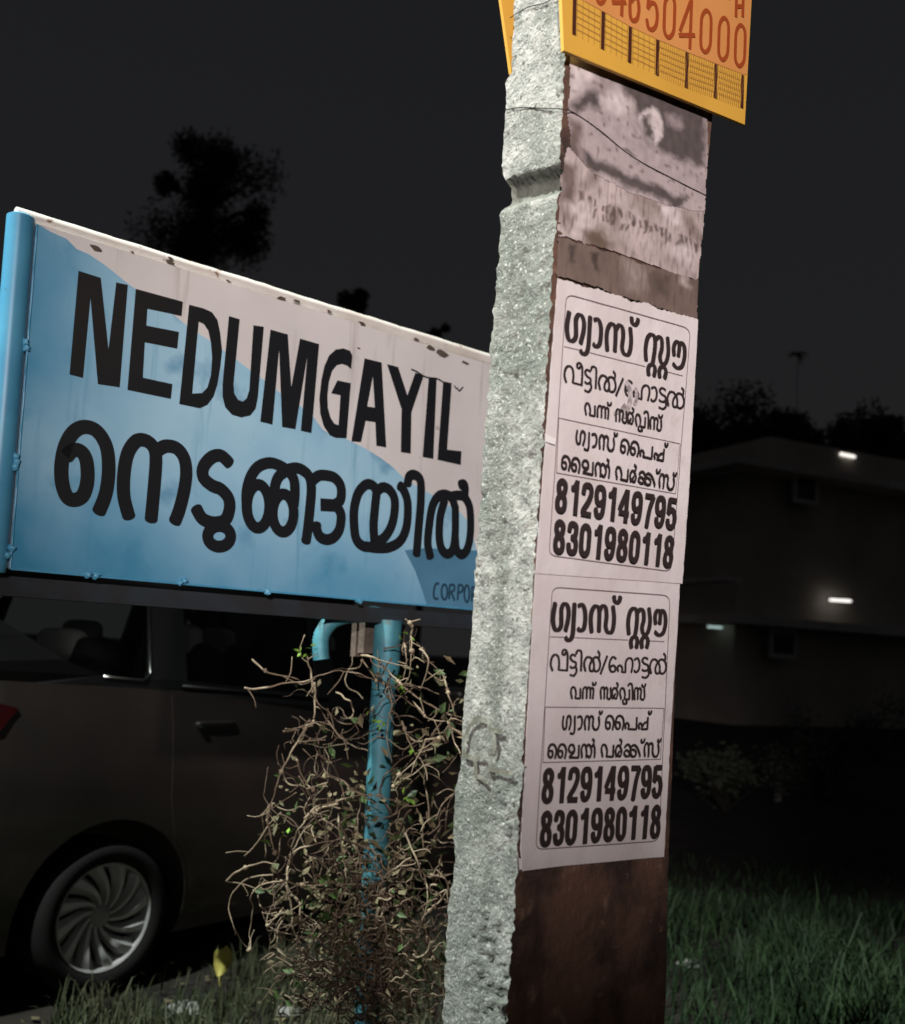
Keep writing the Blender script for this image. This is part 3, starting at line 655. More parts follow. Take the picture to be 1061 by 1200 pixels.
LT.fill([zz([(590, 190), (955, 290), (945, 400), (680, 345), (672, 475), (925, 525), (912, 655), (660, 605), (645, 880), (875, 930), (862, 1045), (525, 975)], *a1)])
LT.fill([zz([(120, 40), (215, 65), (270, 90), (305, 140), (322, 220), (335, 340), (325, 440), (305, 560), (280, 640), (240, 695), (190, 718), (55, 690)], *a2), zz([(182, 150), (215, 165), (245, 210), (262, 290), (270, 390), (262, 500), (240, 580), (205, 618), (140, 622)], *a2)])
LT.fill([zz([(380, 115), (450, 135), (410, 560), (415, 620), (440, 662), (470, 674), (495, 655), (513, 600), (540, 175), (608, 185), (570, 640), (555, 720), (520, 765), (460, 778), (400, 760), (355, 710), (338, 640), (338, 560)], *a2)])
LT.fill([zz([(652, 203), (765, 235), (788, 580), (845, 262), (970, 298), (920, 880), (850, 865), (893, 372), (815, 855), (728, 840), (708, 328), (665, 825), (585, 805)], *a2)])
LT.fill([zz([(230, 238), (238, 150), (222, 118), (180, 103), (130, 110), (85, 150), (55, 220), (35, 310), (22, 430), (28, 530), (50, 610), (90, 670), (130, 688), (200, 690), (228, 330), (140, 312), (100, 395), (160, 408), (148, 605), (120, 595), (95, 555), (78, 490), (75, 410), (85, 320), (105, 250), (135, 212), (170, 203), (205, 215)], *a3)])
LT.fill([zz([(318, 168), (430, 195), (460, 750), (395, 738), (388, 585), (325, 575), (295, 715), (232, 710)], *a3), zz([(372, 285), (385, 490), (335, 482)], *a3)])
LT.fill([zz([(465, 205), (538, 225), (598, 410), (650, 262), (705, 280), (625, 520), (620, 790), (555, 780), (560, 500)], *a3)])
LT.fill([zz([(738, 288), (765, 300), (790, 300), (768, 825), (698, 812)], *a3)])
LT.fill([zz([(832, 318), (888, 330), (858, 765), (952, 775), (948, 865), (795, 830)], *a3)])
for st in ([(625, 240), (660, 255), (720, 290), (790, 300), (830, 322)], [(905, 345), (920, 370)], [(925, 360), (938, 380), (962, 355)]): LT.stroke(zz(st, *a3), .0035)
b4, b5, b6 = (55, 480, 4.613), (275, 530, 7.579), (405, 545, 6.631)
def ell(cx, cy, rx, ry, n=14): return [(cx + rx * math.cos(2 * math.pi * i / n), cy + ry * math.sin(2 * math.pi * i / n)) for i in range(n)]
WS = .0268
for st in ([(280, 552), (318, 450), (333, 320), (320, 200), (270, 118), (205, 94), (145, 120), (100, 195), (78, 300), (82, 400), (108, 472), (150, 488), (195, 462), (218, 380), (213, 280), (185, 228), (140, 220), (105, 255)],
           [(442, 578), (415, 470), (415, 350), (435, 240), (480, 172), (530, 167), (572, 200), (588, 260), (580, 400), (562, 595)], [(592, 225), (640, 198), (700, 210), (740, 262), (752, 340), (740, 440), (715, 540), (690, 606)],
           [(985, 290), (940, 250), (890, 258), (845, 310), (845, 368), (890, 410), (940, 432), (980, 480), (985, 540), (960, 598), (900, 612), (840, 590), (806, 535)]): LT.stroke(zz(st, *b4), WS)
LT.stroke(zz(ell(930, 685, 62, 56), *b4), WS * .93, None, True)
for c in ((205, 480, 100, 192), (428, 540, 93, 168)): LT.stroke(zz(ell(*c), *b5), WS * .92, None, True)
for st in ([(105, 490), (105, 350), (140, 220), (205, 130), (300, 95), (390, 115), (470, 165), (520, 235), (532, 320), (530, 400), (522, 470)], [(450, 170), (390, 215), (358, 290), (345, 400)],
           [(480, 150), (545, 140), (610, 165), (662, 225), (678, 330), (665, 500), (645, 690), (630, 793)], [(690, 250), (740, 210), (800, 205), (880, 225), (932, 285), (945, 360), (932, 430), (890, 462)],
           [(900, 480), (938, 540), (940, 620), (920, 700), (870, 760), (810, 775), (755, 750), (727, 690), (724, 640)]): LT.stroke(zz(st, *b5), WS * .92)
LT.stroke(zz([(758, 466), (905, 474)], *b5), WS * 1.05)
for st in ([(225, 632), (140, 632), (80, 575), (62, 450), (65, 330), (95, 220), (150, 155), (200, 155), (235, 205), (225, 330), (214, 470), (222, 600)], [(245, 200), (290, 172), (345, 200), (378, 272), (375, 380), (350, 480), (300, 560), (240, 600)],
           [(150, 632), (250, 645), (340, 638), (420, 590), (465, 500), (480, 380), (475, 270), (445, 190), (415, 160)], [(478, 150), (490, 92), (525, 75), (565, 97), (582, 150), (580, 300), (565, 480), (548, 695)],
           [(655, 715), (635, 600), (650, 440), (672, 320), (715, 245), (770, 228), (820, 255), (848, 330)], [(765, 275), (732, 400), (724, 550), (742, 650), (785, 690), (828, 660), (846, 560), (850, 430), (848, 320)],
           [(848, 560), (858, 655), (895, 695), (938, 660), (963, 560), (968, 430), (958, 320), (920, 250), (870, 235), (815, 245)], [(920, 250), (926, 185), (915, 148), (885, 155)]): LT.stroke(zz(st, *b6), WS * .9)
LT.build('lettering', M['letter'], sg)
LT = Ink(SF, .0016); b7 = (480, 640, 8.842)
for st in ([(300, 388), (265, 400), (248, 480), (256, 540), (292, 545)], [(415, 400), (406, 550)], [(415, 402), (455, 405), (460, 450), (420, 482)], [(430, 482), (465, 565)], [(505, 402), (494, 560)], [(505, 402), (545, 412), (545, 462), (503, 485)], [(645, 425), (640, 575)], [(645, 425), (690, 440), (685, 495), (645, 505)], [(655, 505), (695, 590)]):
    LT.stroke(zz(st, *b7), .0062)
LT.stroke(zz(ell(358, 475, 30, 78), *b7), .0062, None, True); LT.stroke(zz(ell(590, 492, 26, 86), *b7), .0062, None, True)
# the line runs on behind the pole
LT.build('small_lettering', M['letter_faint'], sg)
# frame
TLc, BLc, BRc, TRc = [SF.xyz(p.x, p.y, -.006) for p in ql]
def lerp(a, b, t): return a + (b - a) * t
mb = MB()
vt = SF.xyz(*SF.uv(28, 252), -.016); vb = SF.xyz(*SF.uv(-5, 662), -.016)
mb.tube([vt + (vt - vb).normalized() * .004, vt, lerp(vt, vb, .5), vb, vb - (vt - vb).normalized() * .012], [.018, .0245, .0245, .0245, .022], 20)
mb.build('end_tube', M['frame_blue'], sg, 50)
mb = MB()
n0 = SF.xyz(*SF.uv(22, 249), -.02); n1 = SF.xyz(*SF.uv(720, 464), -.02); pts = []; rs = []
for i in range(81):
    p = lerp(n0, n1, i / 80); p = p + Vector((0, 0, .0012 * noise.noise(p * 9))); pts.append(p); rs.append(.0165 + .0012 * noise.noise(p * 30))
mb.tube(pts, rs, 14); mb.build('top_tube', M['rail_white'], sg, 50)
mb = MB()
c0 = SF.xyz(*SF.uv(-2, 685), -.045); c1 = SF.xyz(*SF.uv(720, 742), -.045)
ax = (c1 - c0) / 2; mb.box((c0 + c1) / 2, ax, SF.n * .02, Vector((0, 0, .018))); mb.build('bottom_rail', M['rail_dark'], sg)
mb = MB()                                                   # folded sheet lip along the bottom and left seams, with weld beads
b0, b1 = SF.xyz(*SF.uv(12, 666.5), .001), SF.xyz(*SF.uv(700, 727), .001)
mb.tube([lerp(b0, b1, i / 40) + Vector((0, 0, .0008 * noise.noise(Vector((i, 0, 0))))) for i in range(41)], .0024, 6)
l0, l1 = SF.xyz(*SF.uv(43.5, 263), .001), SF.xyz(*SF.uv(12, 666), .001)
mb.tube([lerp(l0, l1, i / 30) for i in range(31)], .0022, 6)
for px_, py_ in ((29, 401), (30, 408), (17, 535), (16, 547), (18, 541), (13, 642), (7, 650), (103, 674), (112, 675), (210, 683), (215, 681), (313, 694), (420, 704)):
    mb.blob(SF.xyz(*SF.uv(px_, py_), .002), .0062, (1.3, .6, 1), jit=.6)
mb.build('seam', M['frame_blue'], sg, 60)
mb = MB()                                                   # chips of rust and dirt along the top edge
rr3 = random.Random(11)
RU = Ink(SF, .0022)
for px_, py_, k in ((112, 291, 9), (198, 307, 7), (200, 303, 4), (330, 350, 6), (348, 353, 5), (385, 365, 4), (424, 379, 6), (505, 408, 7), (517, 414, 9), (545, 425, 5), (268, 330, 4), (155, 296, 3), (420, 408, 2), (488, 398, 4)):
    RU = Ink(SF, .0022); RU.fill([[(px_ + k * math.cos(a_ * .9) * rr3.uniform(.5, 1.2), py_ + k * .3 * math.cos(a_ * .9) + k * .45 * math.sin(a_ * .9) * rr3.uniform(.5, 1.2)) for a_ in range(7)]]); RU.build('rust_chip', M['rust'], sg)
# the post, its bent arm and the head plate
mb = MB(); pt = [at(455, 728, 2.43), at(452, 770, 2.43), at(447, 850, 2.43), at(440, 1010, 2.43)]
foot = pt[-1].copy(); foot += (pt[-1] - pt[0]) * ((foot.z + .3) / (pt[0].z - pt[-1].z)); pt.append(foot)
mb.tube(pt, .029, 18); mb.build('post', M['post_blue'], sg, 50)
mb = MB(); mb.tube(spline([at(377, 773, 2.36), at(376, 762, 2.36), at(377, 745, 2.36), at(388, 729, 2.36), at(405, 722, 2.37), at(432, 720, 2.40), at(452, 722, 2.43)], 6), .019, 12)
mb.build('bent_arm', M['post_blue'], sg, 50)
mb = MB(); c = at(448, 742, 2.47); mb.box(c, SF.u * .06, SF.n * .012, Vector((0, 0, .05))); c = at(420, 740, 2.46); mb.box(c, SF.u * .012, SF.n * .01, Vector((0, 0, .06)))
mb.build('head_plate', M['rust'], sg)
mb = MB(); mb.tube([at(455.5, 727, 2.43), at(454, 750, 2.43), at(452.5, 783, 2.43), at(452, 790, 2.43)], [.0335, .0325, .033, .030], 18); mb.build('post_collar', M['post_blue'], sg, 50)

# ------------------------------------------------------------------ the parked car
CW = at(106, 1077, 3.88)
CAZ = R(38); fw = Vector((math.sin(CAZ), math.cos(CAZ), 0)); lf = Vector((-fw.y, fw.x, 0))
RW = .278; HW = .865; BZ = -.06
co = CW + lf * (HW - .11); co.z = 0
car = thing('parked_car', co, 'dark grey people carrier parked behind the street sign, rear wheel towards the left', 'car', rz=math.atan2(fw.y, fw.x))
def lin(tab, x):
    if x <= tab[0][0]: return tab[0][1]
    for (a, b), (c, d) in zip(tab, tab[1:]):
        if x <= c: return b + (d - b) * (x - a) / (c - a)
    return tab[-1][1]
HWT = [(-.80, .60), (-.77, .70), (-.70, .79), (-.5, .84), (-.2, .862), (.2, .867), (2.5, .867), (2.9, .85), (3.2, .79), (3.42, .68), (3.54, .5), (3.58, .3)]
BELT = [(-.80, 1.10), (-.72, 1.20), (0, 1.175), (1, 1.12), (2.0, 1.06), (2.15, 1.04), (2.6, 1.0), (3.1, .92), (3.4, .83), (3.54, .72), (3.58, .62)]
LOW = [(-.8, .42), (-.7, .30), (-.4, .26), (0, .22), (2.6, .20), (3.2, .2), (3.58, .32)]
def side(x, z, s=-1, off=0.0):                               # body side surface below the belt
    hw = lin(HWT, x); zb = lin(BELT, x); zl = lin(LOW, x); t = (z - zl) / max(.05, zb - zl)
    prof = [(0, .925), (.10, .965), (.22, .985), (.45, 1.0), (.62, .998), (.70, .992), (.76, .986), (.85, .975), (1.0, .945), (1.2, .93)]
    return Vector((x, s * (hw * lin(prof, t) + off), z))
xsn = [-.80, -.785, -.77, -.74, -.70, -.6, -.5, -.4, -.3, -.2, -.1] + [i * .1 for i in range(0, 29)] + [2.9, 3.0, 3.1, 3.2, 3.3, 3.36, 3.42, 3.48, 3.52, 3.55, 3.57, 3.58]
tt_ = [0, .05, .10, .16, .22, .30, .38, .45, .54, .62, .66, .70, .73, .76, .80, .85, .92, 1.0]
rows = []
for x in xsn:
    zb, zl = lin(BELT, x), lin(LOW, x)
    r = [side(x, zl + (zb - zl) * t, -1) for t in tt_]
    cr = .035 if x > 2.1 else 0.0
    hw = -r[-1].y
    r += [Vector((x, -hw * k, zb + cr * (1 - k * k))) for k in (.9, .6, .3, 0)]
    r += [Vector((p.x, -p.y, p.z)) for p in r[-2::-1]]
    rows.append(r)
W = len(rows[0]); vs = [p for r in rows for p in r]
fs = [(j * W + i, (j + 1) * W + i, (j + 1) * W + (i + 1) % W, j * W + (i + 1) % W) for j in range(len(rows) - 1) for i in range(W)]
fs += [tuple(range(W)), tuple((len(rows) - 1) * W + i for i in range(W))[::-1]]
body = mesh('body', vs, fs, M['paint'], car)
bm = bmesh.new(); bm.from_mesh(body.data); bmesh.ops.recalc_face_normals(bm, faces=bm.faces); bm.to_mesh(body.data); bm.free()
WB = 2.74
cut = MB()
for x in (0, WB):
    n = 40
    for s in (-1, 1):
        y0, y1 = s * 1.0, s * .58
        a = [Vector((x + .355 * math.cos(2 * math.pi * k / n), y0, RW - BZ + .355 * math.sin(2 * math.pi * k / n))) for k in range(n)]
        b = [Vector((p.x, y1, p.z)) for p in a]
        f = [(k, (k + 1) % n, (k + 1) % n + n, k + n) for k in range(n)] + [tuple(range(n))[::-1], tuple(range(n, 2 * n))]
        if s < 0: f = [q_[::-1] for q_ in f]
        cut.add(a + b, f)
cm = bpy.data.meshes.new('cut'); cm.from_pydata([tuple(v) for v in cut.v], [], cut.f); cm.update()
bm = bmesh.new(); bm.from_mesh(cm); bmesh.ops.recalc_face_normals(bm, faces=bm.faces); bm.to_mesh(cm); bm.free()
cob = bpy.data.objects.new('cut', cm); COL.objects.link(cob); cob.matrix_world = Matrix.Translation(co) @ Matrix.Rotation(math.atan2(fw.y, fw.x), 4, 'Z')
bpy.context.view_layer.update()
md = body.modifiers.new('arch', 'BOOLEAN'); md.operation = 'DIFFERENCE'; md.object = cob; md.solver = 'EXACT'
dg = bpy.context.evaluated_depsgraph_get(); nm = bpy.data.meshes.new_from_object(body.evaluated_get(dg))
body.modifiers.clear(); body.data = nm; bpy.data.objects.remove(cob)
nm.polygons.foreach_set('use_smooth', [True] * len(nm.polygons)); nm.set_sharp_from_angle(angle=R(28))
def patch(name, x0f, x1f, z0f, z1f, s, off, m, parent, nx=16, nz=18, keep=None):
    vs, fs = [], []
    for j in range(nz + 1):
        b = j / nz
        for i in range(nx + 1):
            a = i / nx; z_ = z0f + (z1f - z0f) * b
            x_ = x0f(b) + (x1f(b) - x0f(b)) * a
            zb, zl = lin(BELT, x_), lin(LOW, x_); zz_ = zl + (zb - zl) * z_
            if keep and math.hypot(x_, zz_ - RW + BZ) < .375:
                d = Vector((x_, zz_ - RW + BZ)).normalized() * .375; x_, zz_ = d.x, RW - BZ + d.y
            vs.append(side(x_, zz_, s, off))
    n = nx + 1; k = len(vs)
    inn = [Vector((v.x, v.y - s * (off + .012), v.z)) for v in vs]
    f1 = [(j * n + i, j * n + i + 1, (j + 1) * n + i + 1, (j + 1) * n + i) for j in range(nz) for i in range(nx)]
    rim = [i for i in range(n)] + [(j + 1) * n - 1 for j in range(1, nz + 1)] + [nz * n + i for i in range(nx - 1, -1, -1)] + [j * n for j in range(nz - 1, 0, -1)]
    f2 = [(rim[i], rim[(i + 1) % len(rim)], rim[(i + 1) % len(rim)] + k, rim[i] + k) for i in range(len(rim))]
    return mesh(name, vs + inn, f1 + f2, m, parent, smooth=35)
def fillet(c, hx, hy, hz, k=.35):                            # rounded block
    mb = MB(); nu, nv = 16, 10; vs = []
    for j in range(nv + 1):
        th = -math.pi / 2 + math.pi * j / nv
        for i in range(nu):
            ph = 2 * math.pi * i / nu; sg_ = lambda v: math.copysign(abs(v) ** k, v)
            vs.append(Vector(c) + Vector((hx * sg_(math.cos(th)) * sg_(math.cos(ph)), hy * sg_(math.cos(th)) * sg_(math.sin(ph)), hz * sg_(math.sin(th)))))
    mb.add(vs, [(j * nu + i, j * nu + (i + 1) % nu, (j + 1) * nu + (i + 1) % nu, (j + 1) * nu + i) for j in range(nv) for i in range(nu)]); return mb
for s in (-1, 1):
    d1 = patch('door', lambda b: .24 + .14 * max(0, .5 - b), lambda b: 1.12, .16, .985, s, .004, M['paint'], car, keep=True)
    d2 = patch('door', lambda b: 1.135, lambda b: 2.06 + .05 * b, .16, .985, s, .004, M['paint'], car)
    for dr, hx in ((d1, .45), (d2, 1.28)):
        p = side(hx, 1.03, s, .006); h = fillet(p, .10, .009, .013); h.build('handle', M['paint'], dr, 180)
        e = side(hx - .085, 1.03, s, .015); h2 = fillet(e, .012, .005, .010); h2.build('lock_cap', M['chrome'], dr, 180)
    tl_ = MB(); q = []
    for x_, z_ in ((-.74, 1.08), (-.50, 1.13), (-.39, 1.10), (-.45, 1.03), (-.52, .99), (-.74, .96)): q.append(side(x_, z_, s, .008))
    k = len(q); inn = [Vector((v.x, v.y - s * .03, v.z)) for v in q]
    tl_.add(q + inn, [tuple(range(k))] + [(i, (i + 1) % k, (i + 1) % k + k, i + k) for i in range(k)]); tl_.build('tail_lamp', M['tail'], car)
def gy(z, x=0): return .835 - (z - 1.1) * .36
def gside(x, z, s, off=0): return Vector((x, s * (gy(z) * (lin(HWT, x) / .867) + off), z))
WIN = {'quarter_window': [(-.47, 1.43), (-.20, 1.27), (-.06, 1.215), (.13, 1.205), (.155, 1.225), (.20, 1.52), (-.36, 1.52)],
       'rear_door_window': [(.33, 1.20), (1.05, 1.15), (1.07, 1.54), (.37, 1.54)], 'front_door_window': [(1.17, 1.145), (1.88, 1.10), (1.83, 1.17), (1.42, 1.52), (1.19, 1.54)]}
outer = [(-.79, 1.12), (-.4, 1.165), (0, 1.155), (.5, 1.13), (1.0, 1.10), (1.5, 1.07), (2.12, 1.035), (1.98, 1.13), (1.75, 1.32), (1.36, 1.60), (.6, 1.63), (0, 1.625), (-.45, 1.60), (-.62, 1.55), (-.72, 1.35)]
def dens(lp, step=.12):
    out = []
    for i in range(len(lp)):
        a, b = Vector(lp[i]), Vector(lp[(i + 1) % len(lp)]); m = max(1, int((b - a).length / step))
        out += [a.lerp(b, j / m) for j in range(m)]
    return out
for s in (-1, 1):
    Ls = [[Vector((p.x, p.y, 0)) for p in dens(lp)] for lp in [outer] + list(WIN.values())]
    tri = tessellate_polygon(Ls); fl = [p for l in Ls for p in l]; n = len(fl)
    a = [gside(p.x, p.y, s, .0) for p in fl]; b = [gside(p.x, p.y, s, -.035) for p in fl]
    fs = list(tri) + [tuple(i + n for i in f[::-1]) for f in tri]; st = 0
    for l in Ls:
        m = len(l); fs += [(st + i, st + (i + 1) % m, st + (i + 1) % m + n, st + i + n) for i in range(m)]; st += m
    mesh('window_pillars', a + b, fs, M['trim'], car)
    for nm_, lp in WIN.items():
        q = [Vector((p.x, p.y, 0)) for p in dens(lp)]; t3 = tessellate_polygon([q])
        gp = mesh('window', [gside(p.x, p.y, s, -.010) for p in q], t3, M['glass'], car)
        if nm_ == 'quarter_window':
            mb = MB(); mb.tube([gside(x_, z_, s, .001) for x_, z_ in ((-.05, 1.213), (.12, 1.203), (.145, 1.212), (.158, 1.23), (.20, 1.51))], .0045, 6); mb.build('bright_seal', M['chrome'], gp, 180)
        if nm_ == 'rear_door_window':
            mb = MB(); mb.tube([gside(x_, z_, s, .003) for x_, z_ in ((.30, 1.18), (.7, 1.155), (1.1, 1.13))], .006, 6); mb.build('window_sill', M['trim'], gp, 180)
mb = MB(); vs = []; xr = [-.66, -.60, -.45, 0, .4, .8, 1.1, 1.36, 1.40]
for x in xr:
    zr = lin([(-.66, 1.55), (-.6, 1.58), (-.45, 1.60), (0, 1.625), (.6, 1.63), (1.36, 1.60), (1.4, 1.575)], x)
    for k in range(-8, 9): vs.append((x, gy(zr) * 1.01 * k / 8, zr + .06 * (1 - (k / 8) ** 2)))
n = 17; mb.add(vs, [(j * n + i, j * n + i + 1, (j + 1) * n + i + 1, (j + 1) * n + i) for j in range(len(xr) - 1) for i in range(n - 1)])
rf = mb.build('roof', M['paint'], car, 60); sm_ = rf.modifiers.new('thick', 'SOLIDIFY'); sm_.thickness = .03
def screen(name, xb, zb_, xt, zt):
    vs = []
    for j in range(6):
        t = j / 5
        for k in range(-6, 7):
            z_ = zb_ + (zt - zb_) * t; x_ = xb + (xt - xb) * t
            vs.append((x_ + (.10 if xb > 0 else -.06) * (1 - (k / 6) ** 2), gy(z_) * .96 * k / 6, z_ + .03 * (1 - (k / 6) ** 2) * t))
    return mesh(name, vs, [(j * 13 + i, j * 13 + i + 1, (j + 1) * 13 + i + 1, (j + 1) * 13 + i) for j in range(5) for i in range(12)], M['glass'], car, 180)
screen('windscreen', 2.06, 1.05, 1.38, 1.60); screen('rear_screen', -.72, 1.20, -.62, 1.57)
for x, y in ((.62, -.38), (.62, .38), (1.45, -.38), (1.45, .38), (-.02, -.50), (-.02, .36)):
    st = fillet((x, y, 1.16), .07, .24, .20, .5).build('seat', M['inside'], car, 180)
    fillet((x - .03, y, 1.36 if x > .2 else 1.31), .05, .14, .075, .55).build('headrest', M['seat'], st, 180)
sw = MB(); sw.tube([Vector((1.80, -.38 + .18 * math.cos(a_ * .35), 1.14 + .18 * math.sin(a_ * .35))) for a_ in range(19)], .014, 6); sw.build('steering_wheel', M['trim'], car, 180)
for s in (-1, 1):
    m_ = fillet(side(1.95, 1.12, s, .10), .07, .10, .075, .6).build('mirror', M['paint'], car, 180)
for ch in car.children: ch.location.z += BZ          # the body sits this much lower on its wheels
def lathe(prof, c, n=64):                                   # profile of (radius, y) about an axle along local y
    vs = [Vector((c[0] + .952 * r * math.cos(2 * math.pi * k / n), c[1] + y, c[2] + .952 * r * math.sin(2 * math.pi * k / n))) for r, y in prof for k in range(n)]
    m = len(prof); mb = MB()
    mb.add(vs, [(j * n + k, j * n + (k + 1) % n, (j + 1) * n + (k + 1) % n, (j + 1) * n + k) for j in range(m - 1) for k in range(n)]); return mb
def wheel(x, s):
    c = (x, s * (HW - .11), RW); o_ = lambda v: s * v
    hb = lathe([(.0, o_(.02)), (.20, o_(.02)), (.205, o_(-.10)), (0, o_(-.10))], c, 32).build('wheel', M['inside'], car, 40)
    lathe([(.200, o_(.060)), (.206, o_(.090)), (.222, o_(.105)), (.245, o_(.110)), (.268, o_(.104)), (.282, o_(.090)), (.289, o_(.066)), (.292, o_(.0)), (.289, o_(-.07)), (.27, o_(-.1)), (.2, o_(-.1))], c).build('tyre', M['tyre'], hb, 50)
    rim = lathe([(.172, o_(.040)), (.188, o_(.062)), (.196, o_(.088)), (.204, o_(.094)), (.208, o_(.088)), (.206, o_(.060))], c)
    hubp = lathe([(0, o_(.074)), (.022, o_(.076)), (.034, o_(.072)), (.042, o_(.064)), (.052, o_(.05)), (.058, o_(.03))], c, 32); rim.add(hubp.v, hubp.f)
    edge = MB()
    NB = 12
    for b in range(NB):
        a0 = 2 * math.pi * b / NB + .12; L = []
        for i in range(9):
            t = i / 8; r = .952 * (.040 + .158 * t); a = a0 - s * (.95 * t - .30 * t * t)
            wd = .013 + .028 * t ** 1.3 + (.004 if b % 2 else -.004) * t
            y0 = .060 + .026 * math.sin(t * 2.2)
            tn = Vector((-math.sin(a), 0, math.cos(a)))
            p = Vector((c[0] + r * math.cos(a), c[1], c[2] + r * math.sin(a)))
            L.append((p + tn * wd + Vector((0, o_(y0 - .020), 0)), p + tn * wd * .15 + Vector((0, o_(y0 + .004), 0)), p - tn * wd * .60 + Vector((0, o_(y0), 0)), p - tn * wd * 1.0 + Vector((0, o_(y0 - .024), 0))))
        vs = [q_ for l in L for q_ in l]
        rim.add(vs, [(4 * i + k, 4 * i + k + 1, 4 * i + 5 + k, 4 * i + 4 + k) for i in range(8) for k in range(3) if k != 1])
        edge.add(vs, [(4 * i + 1, 4 * i + 2, 4 * i + 6, 4 * i + 5) for i in range(8)])
    rm = rim.build('rim', M['alloy'], hb, 35); edge.build('rim_blades', M['alloy_bright'], hb, 35)
for x in (0, WB):
    for s in (-1, 1): wheel(x, s)

# ------------------------------------------------------------------ dry vines on the sign post
rv = random.Random(3)
vroot = at(430, 1190, 2.30); vroot.z = 0
vn = thing('dried_vine', vroot, 'tangled dry creeper with pale stems climbing the blue sign post', 'climbing plant')
c3, c4 = (260, 700, 3.316), (260, 940, 3.316)
V3 = [[(120, 240), (170, 285), (300, 322)], [(90, 348), (150, 355), (230, 335), (330, 322), (430, 288), (520, 292), (600, 325)], [(355, 370), (345, 290), (330, 230)], [(540, 225), (600, 240), (650, 290), (700, 340)], [(545, 245), (600, 320)], [(735, 150), (740, 210), (730, 290), (710, 340)], [(710, 180), (722, 240), (705, 320)], [(735, 150), (740, 110), (715, 85)], [(770, 200), (800, 230), (800, 290), (770, 360)], [(860, 300), (880, 370), (900, 450)], [(700, 345), (750, 380), (850, 440), (935, 470)], [(880, 480), (905, 560), (930, 610)], [(790, 555), (760, 630), (690, 690), (665, 740)], [(290, 630), (320, 710), (360, 750)], [(410, 480), (460, 540), (500, 570)], [(320, 860), (380, 810), (480, 785), (540, 765)], [(490, 745), (550, 765), (630, 770)], [(930, 740), (860, 800), (830, 860)], [(700, 480), (740, 590), (790, 640)], [(360, 330), (360, 470), (330, 500)], [(330, 500), (270, 600), (215, 720), (185, 860)], [(790, 555), (845, 548)], [(640, 330), (660, 420), (640, 520), (660, 640)], [(870, 480), (800, 470), (740, 400)], [(240, 520), (300, 510), (340, 480)]]
V4 = [[(455, 5), (360, 35), (310, 90), (280, 150), (260, 250)], [(415, 60), (330, 100), (275, 190)], [(455, 40), (455, 130), (480, 250), (480, 330), (450, 420), (440, 510)], [(20, 310), (80, 260), (160, 235), (215, 240)], [(200, 285), (120, 290), (60, 330), (28, 390), (45, 480), (85, 550), (115, 580)], [(240, 305), (160, 320), (115, 360), (120, 430), (108, 520), (115, 575)], [(240, 305), (330, 325), (420, 318), (520, 320), (640, 315)], [(190, 10), (180, 90), (210, 210)], [(180, 95), (130, 170), (90, 210)], [(250, 320), (270, 400), (280, 490), (310, 560), (370, 620), (440, 680)], [(310, 570), (350, 640), (410, 720)], [(715, 120), (760, 230), (790, 290), (800, 350), (790, 430), (750, 540), (690, 580)], [(800, 280), (860, 295), (880, 330), (850, 380), (790, 440), (770, 470)], [(555, 400), (535, 480)], [(555, 400), (550, 510), (450, 530)], [(620, 440), (570, 530)], [(780, 130), (785, 210)], [(790, 480), (820, 580), (830, 700), (830, 860)], [(590, 610), (660, 630), (700, 660)], [(600, 660), (640, 700), (720, 740), (790, 745)], [(180, 480), (240, 410)], [(210, 600), (260, 630)], [(735, 215), (680, 250), (630, 290)], [(260, 250), (250, 310), (230, 340)], [(640, 560), (700, 570), (740, 530)], [(440, 510), (420, 560), (470, 640), (600, 660)]]
mb = MB()
for T, Zk in ((V3, c3), (V4, c4)):
    for st in T:
        q = zz(st, *Zk); dz = rv.uniform(-.16, .02); pts = []
        for i, (x, y) in enumerate(q): pts.append(at(x, y, 2.36 + dz + rv.uniform(-.03, .03)))
        pts = spline(pts, 6); m = len(pts); r0 = rv.uniform(.0015, .0030)
        for _k in range(rv.randint(1, 4)):
            a_ = rv.choice(pts); d_ = Vector((rv.gauss(0, 1), rv.gauss(0, .4), rv.gauss(0, 1))).normalized() * rv.uniform(.02, .07)
            mb.tube(spline([a_, a_ + d_ * .5 + Vector((rv.gauss(0, .008), 0, rv.gauss(0, .008))), a_ + d_], 3), [.0013] * 4 + [.0010] * 3 if False else .0011, 5)
        for _k in range(rv.randint(0, 2)):
            mb.blob(rv.choice(pts), rv.uniform(.003, .0065), (1, 1, 1), 6, 4, .5)
        mb.tube([p + Vector((noise.noise(p * 40), noise.noise(p * 40 + Vector((5, 5, 5))), noise.noise(p * 40 + Vector((9, 1, 3))))) * .0035 for p in pts], [r0 * (1 - .6 * i / m) * (1 + .35 * noise.noise(p * 90)) for i, p in enumerate(pts)], 6)
mbp = mb
ENV = [(735, 440, 500), (770, 380, 520), (800, 345, 545), (850, 330, 555), (900, 322, 550), (950, 315, 545), (1000, 320, 540), (1050, 310, 535), (1100, 325, 530), (1150, 320, 530), (1200, 300, 530)]
def env(y): return lin([(a, b) for a, b, c in ENV], y), lin([(a, c) for a, b, c in ENV], y)
mb = MB(); mb2 = MB()
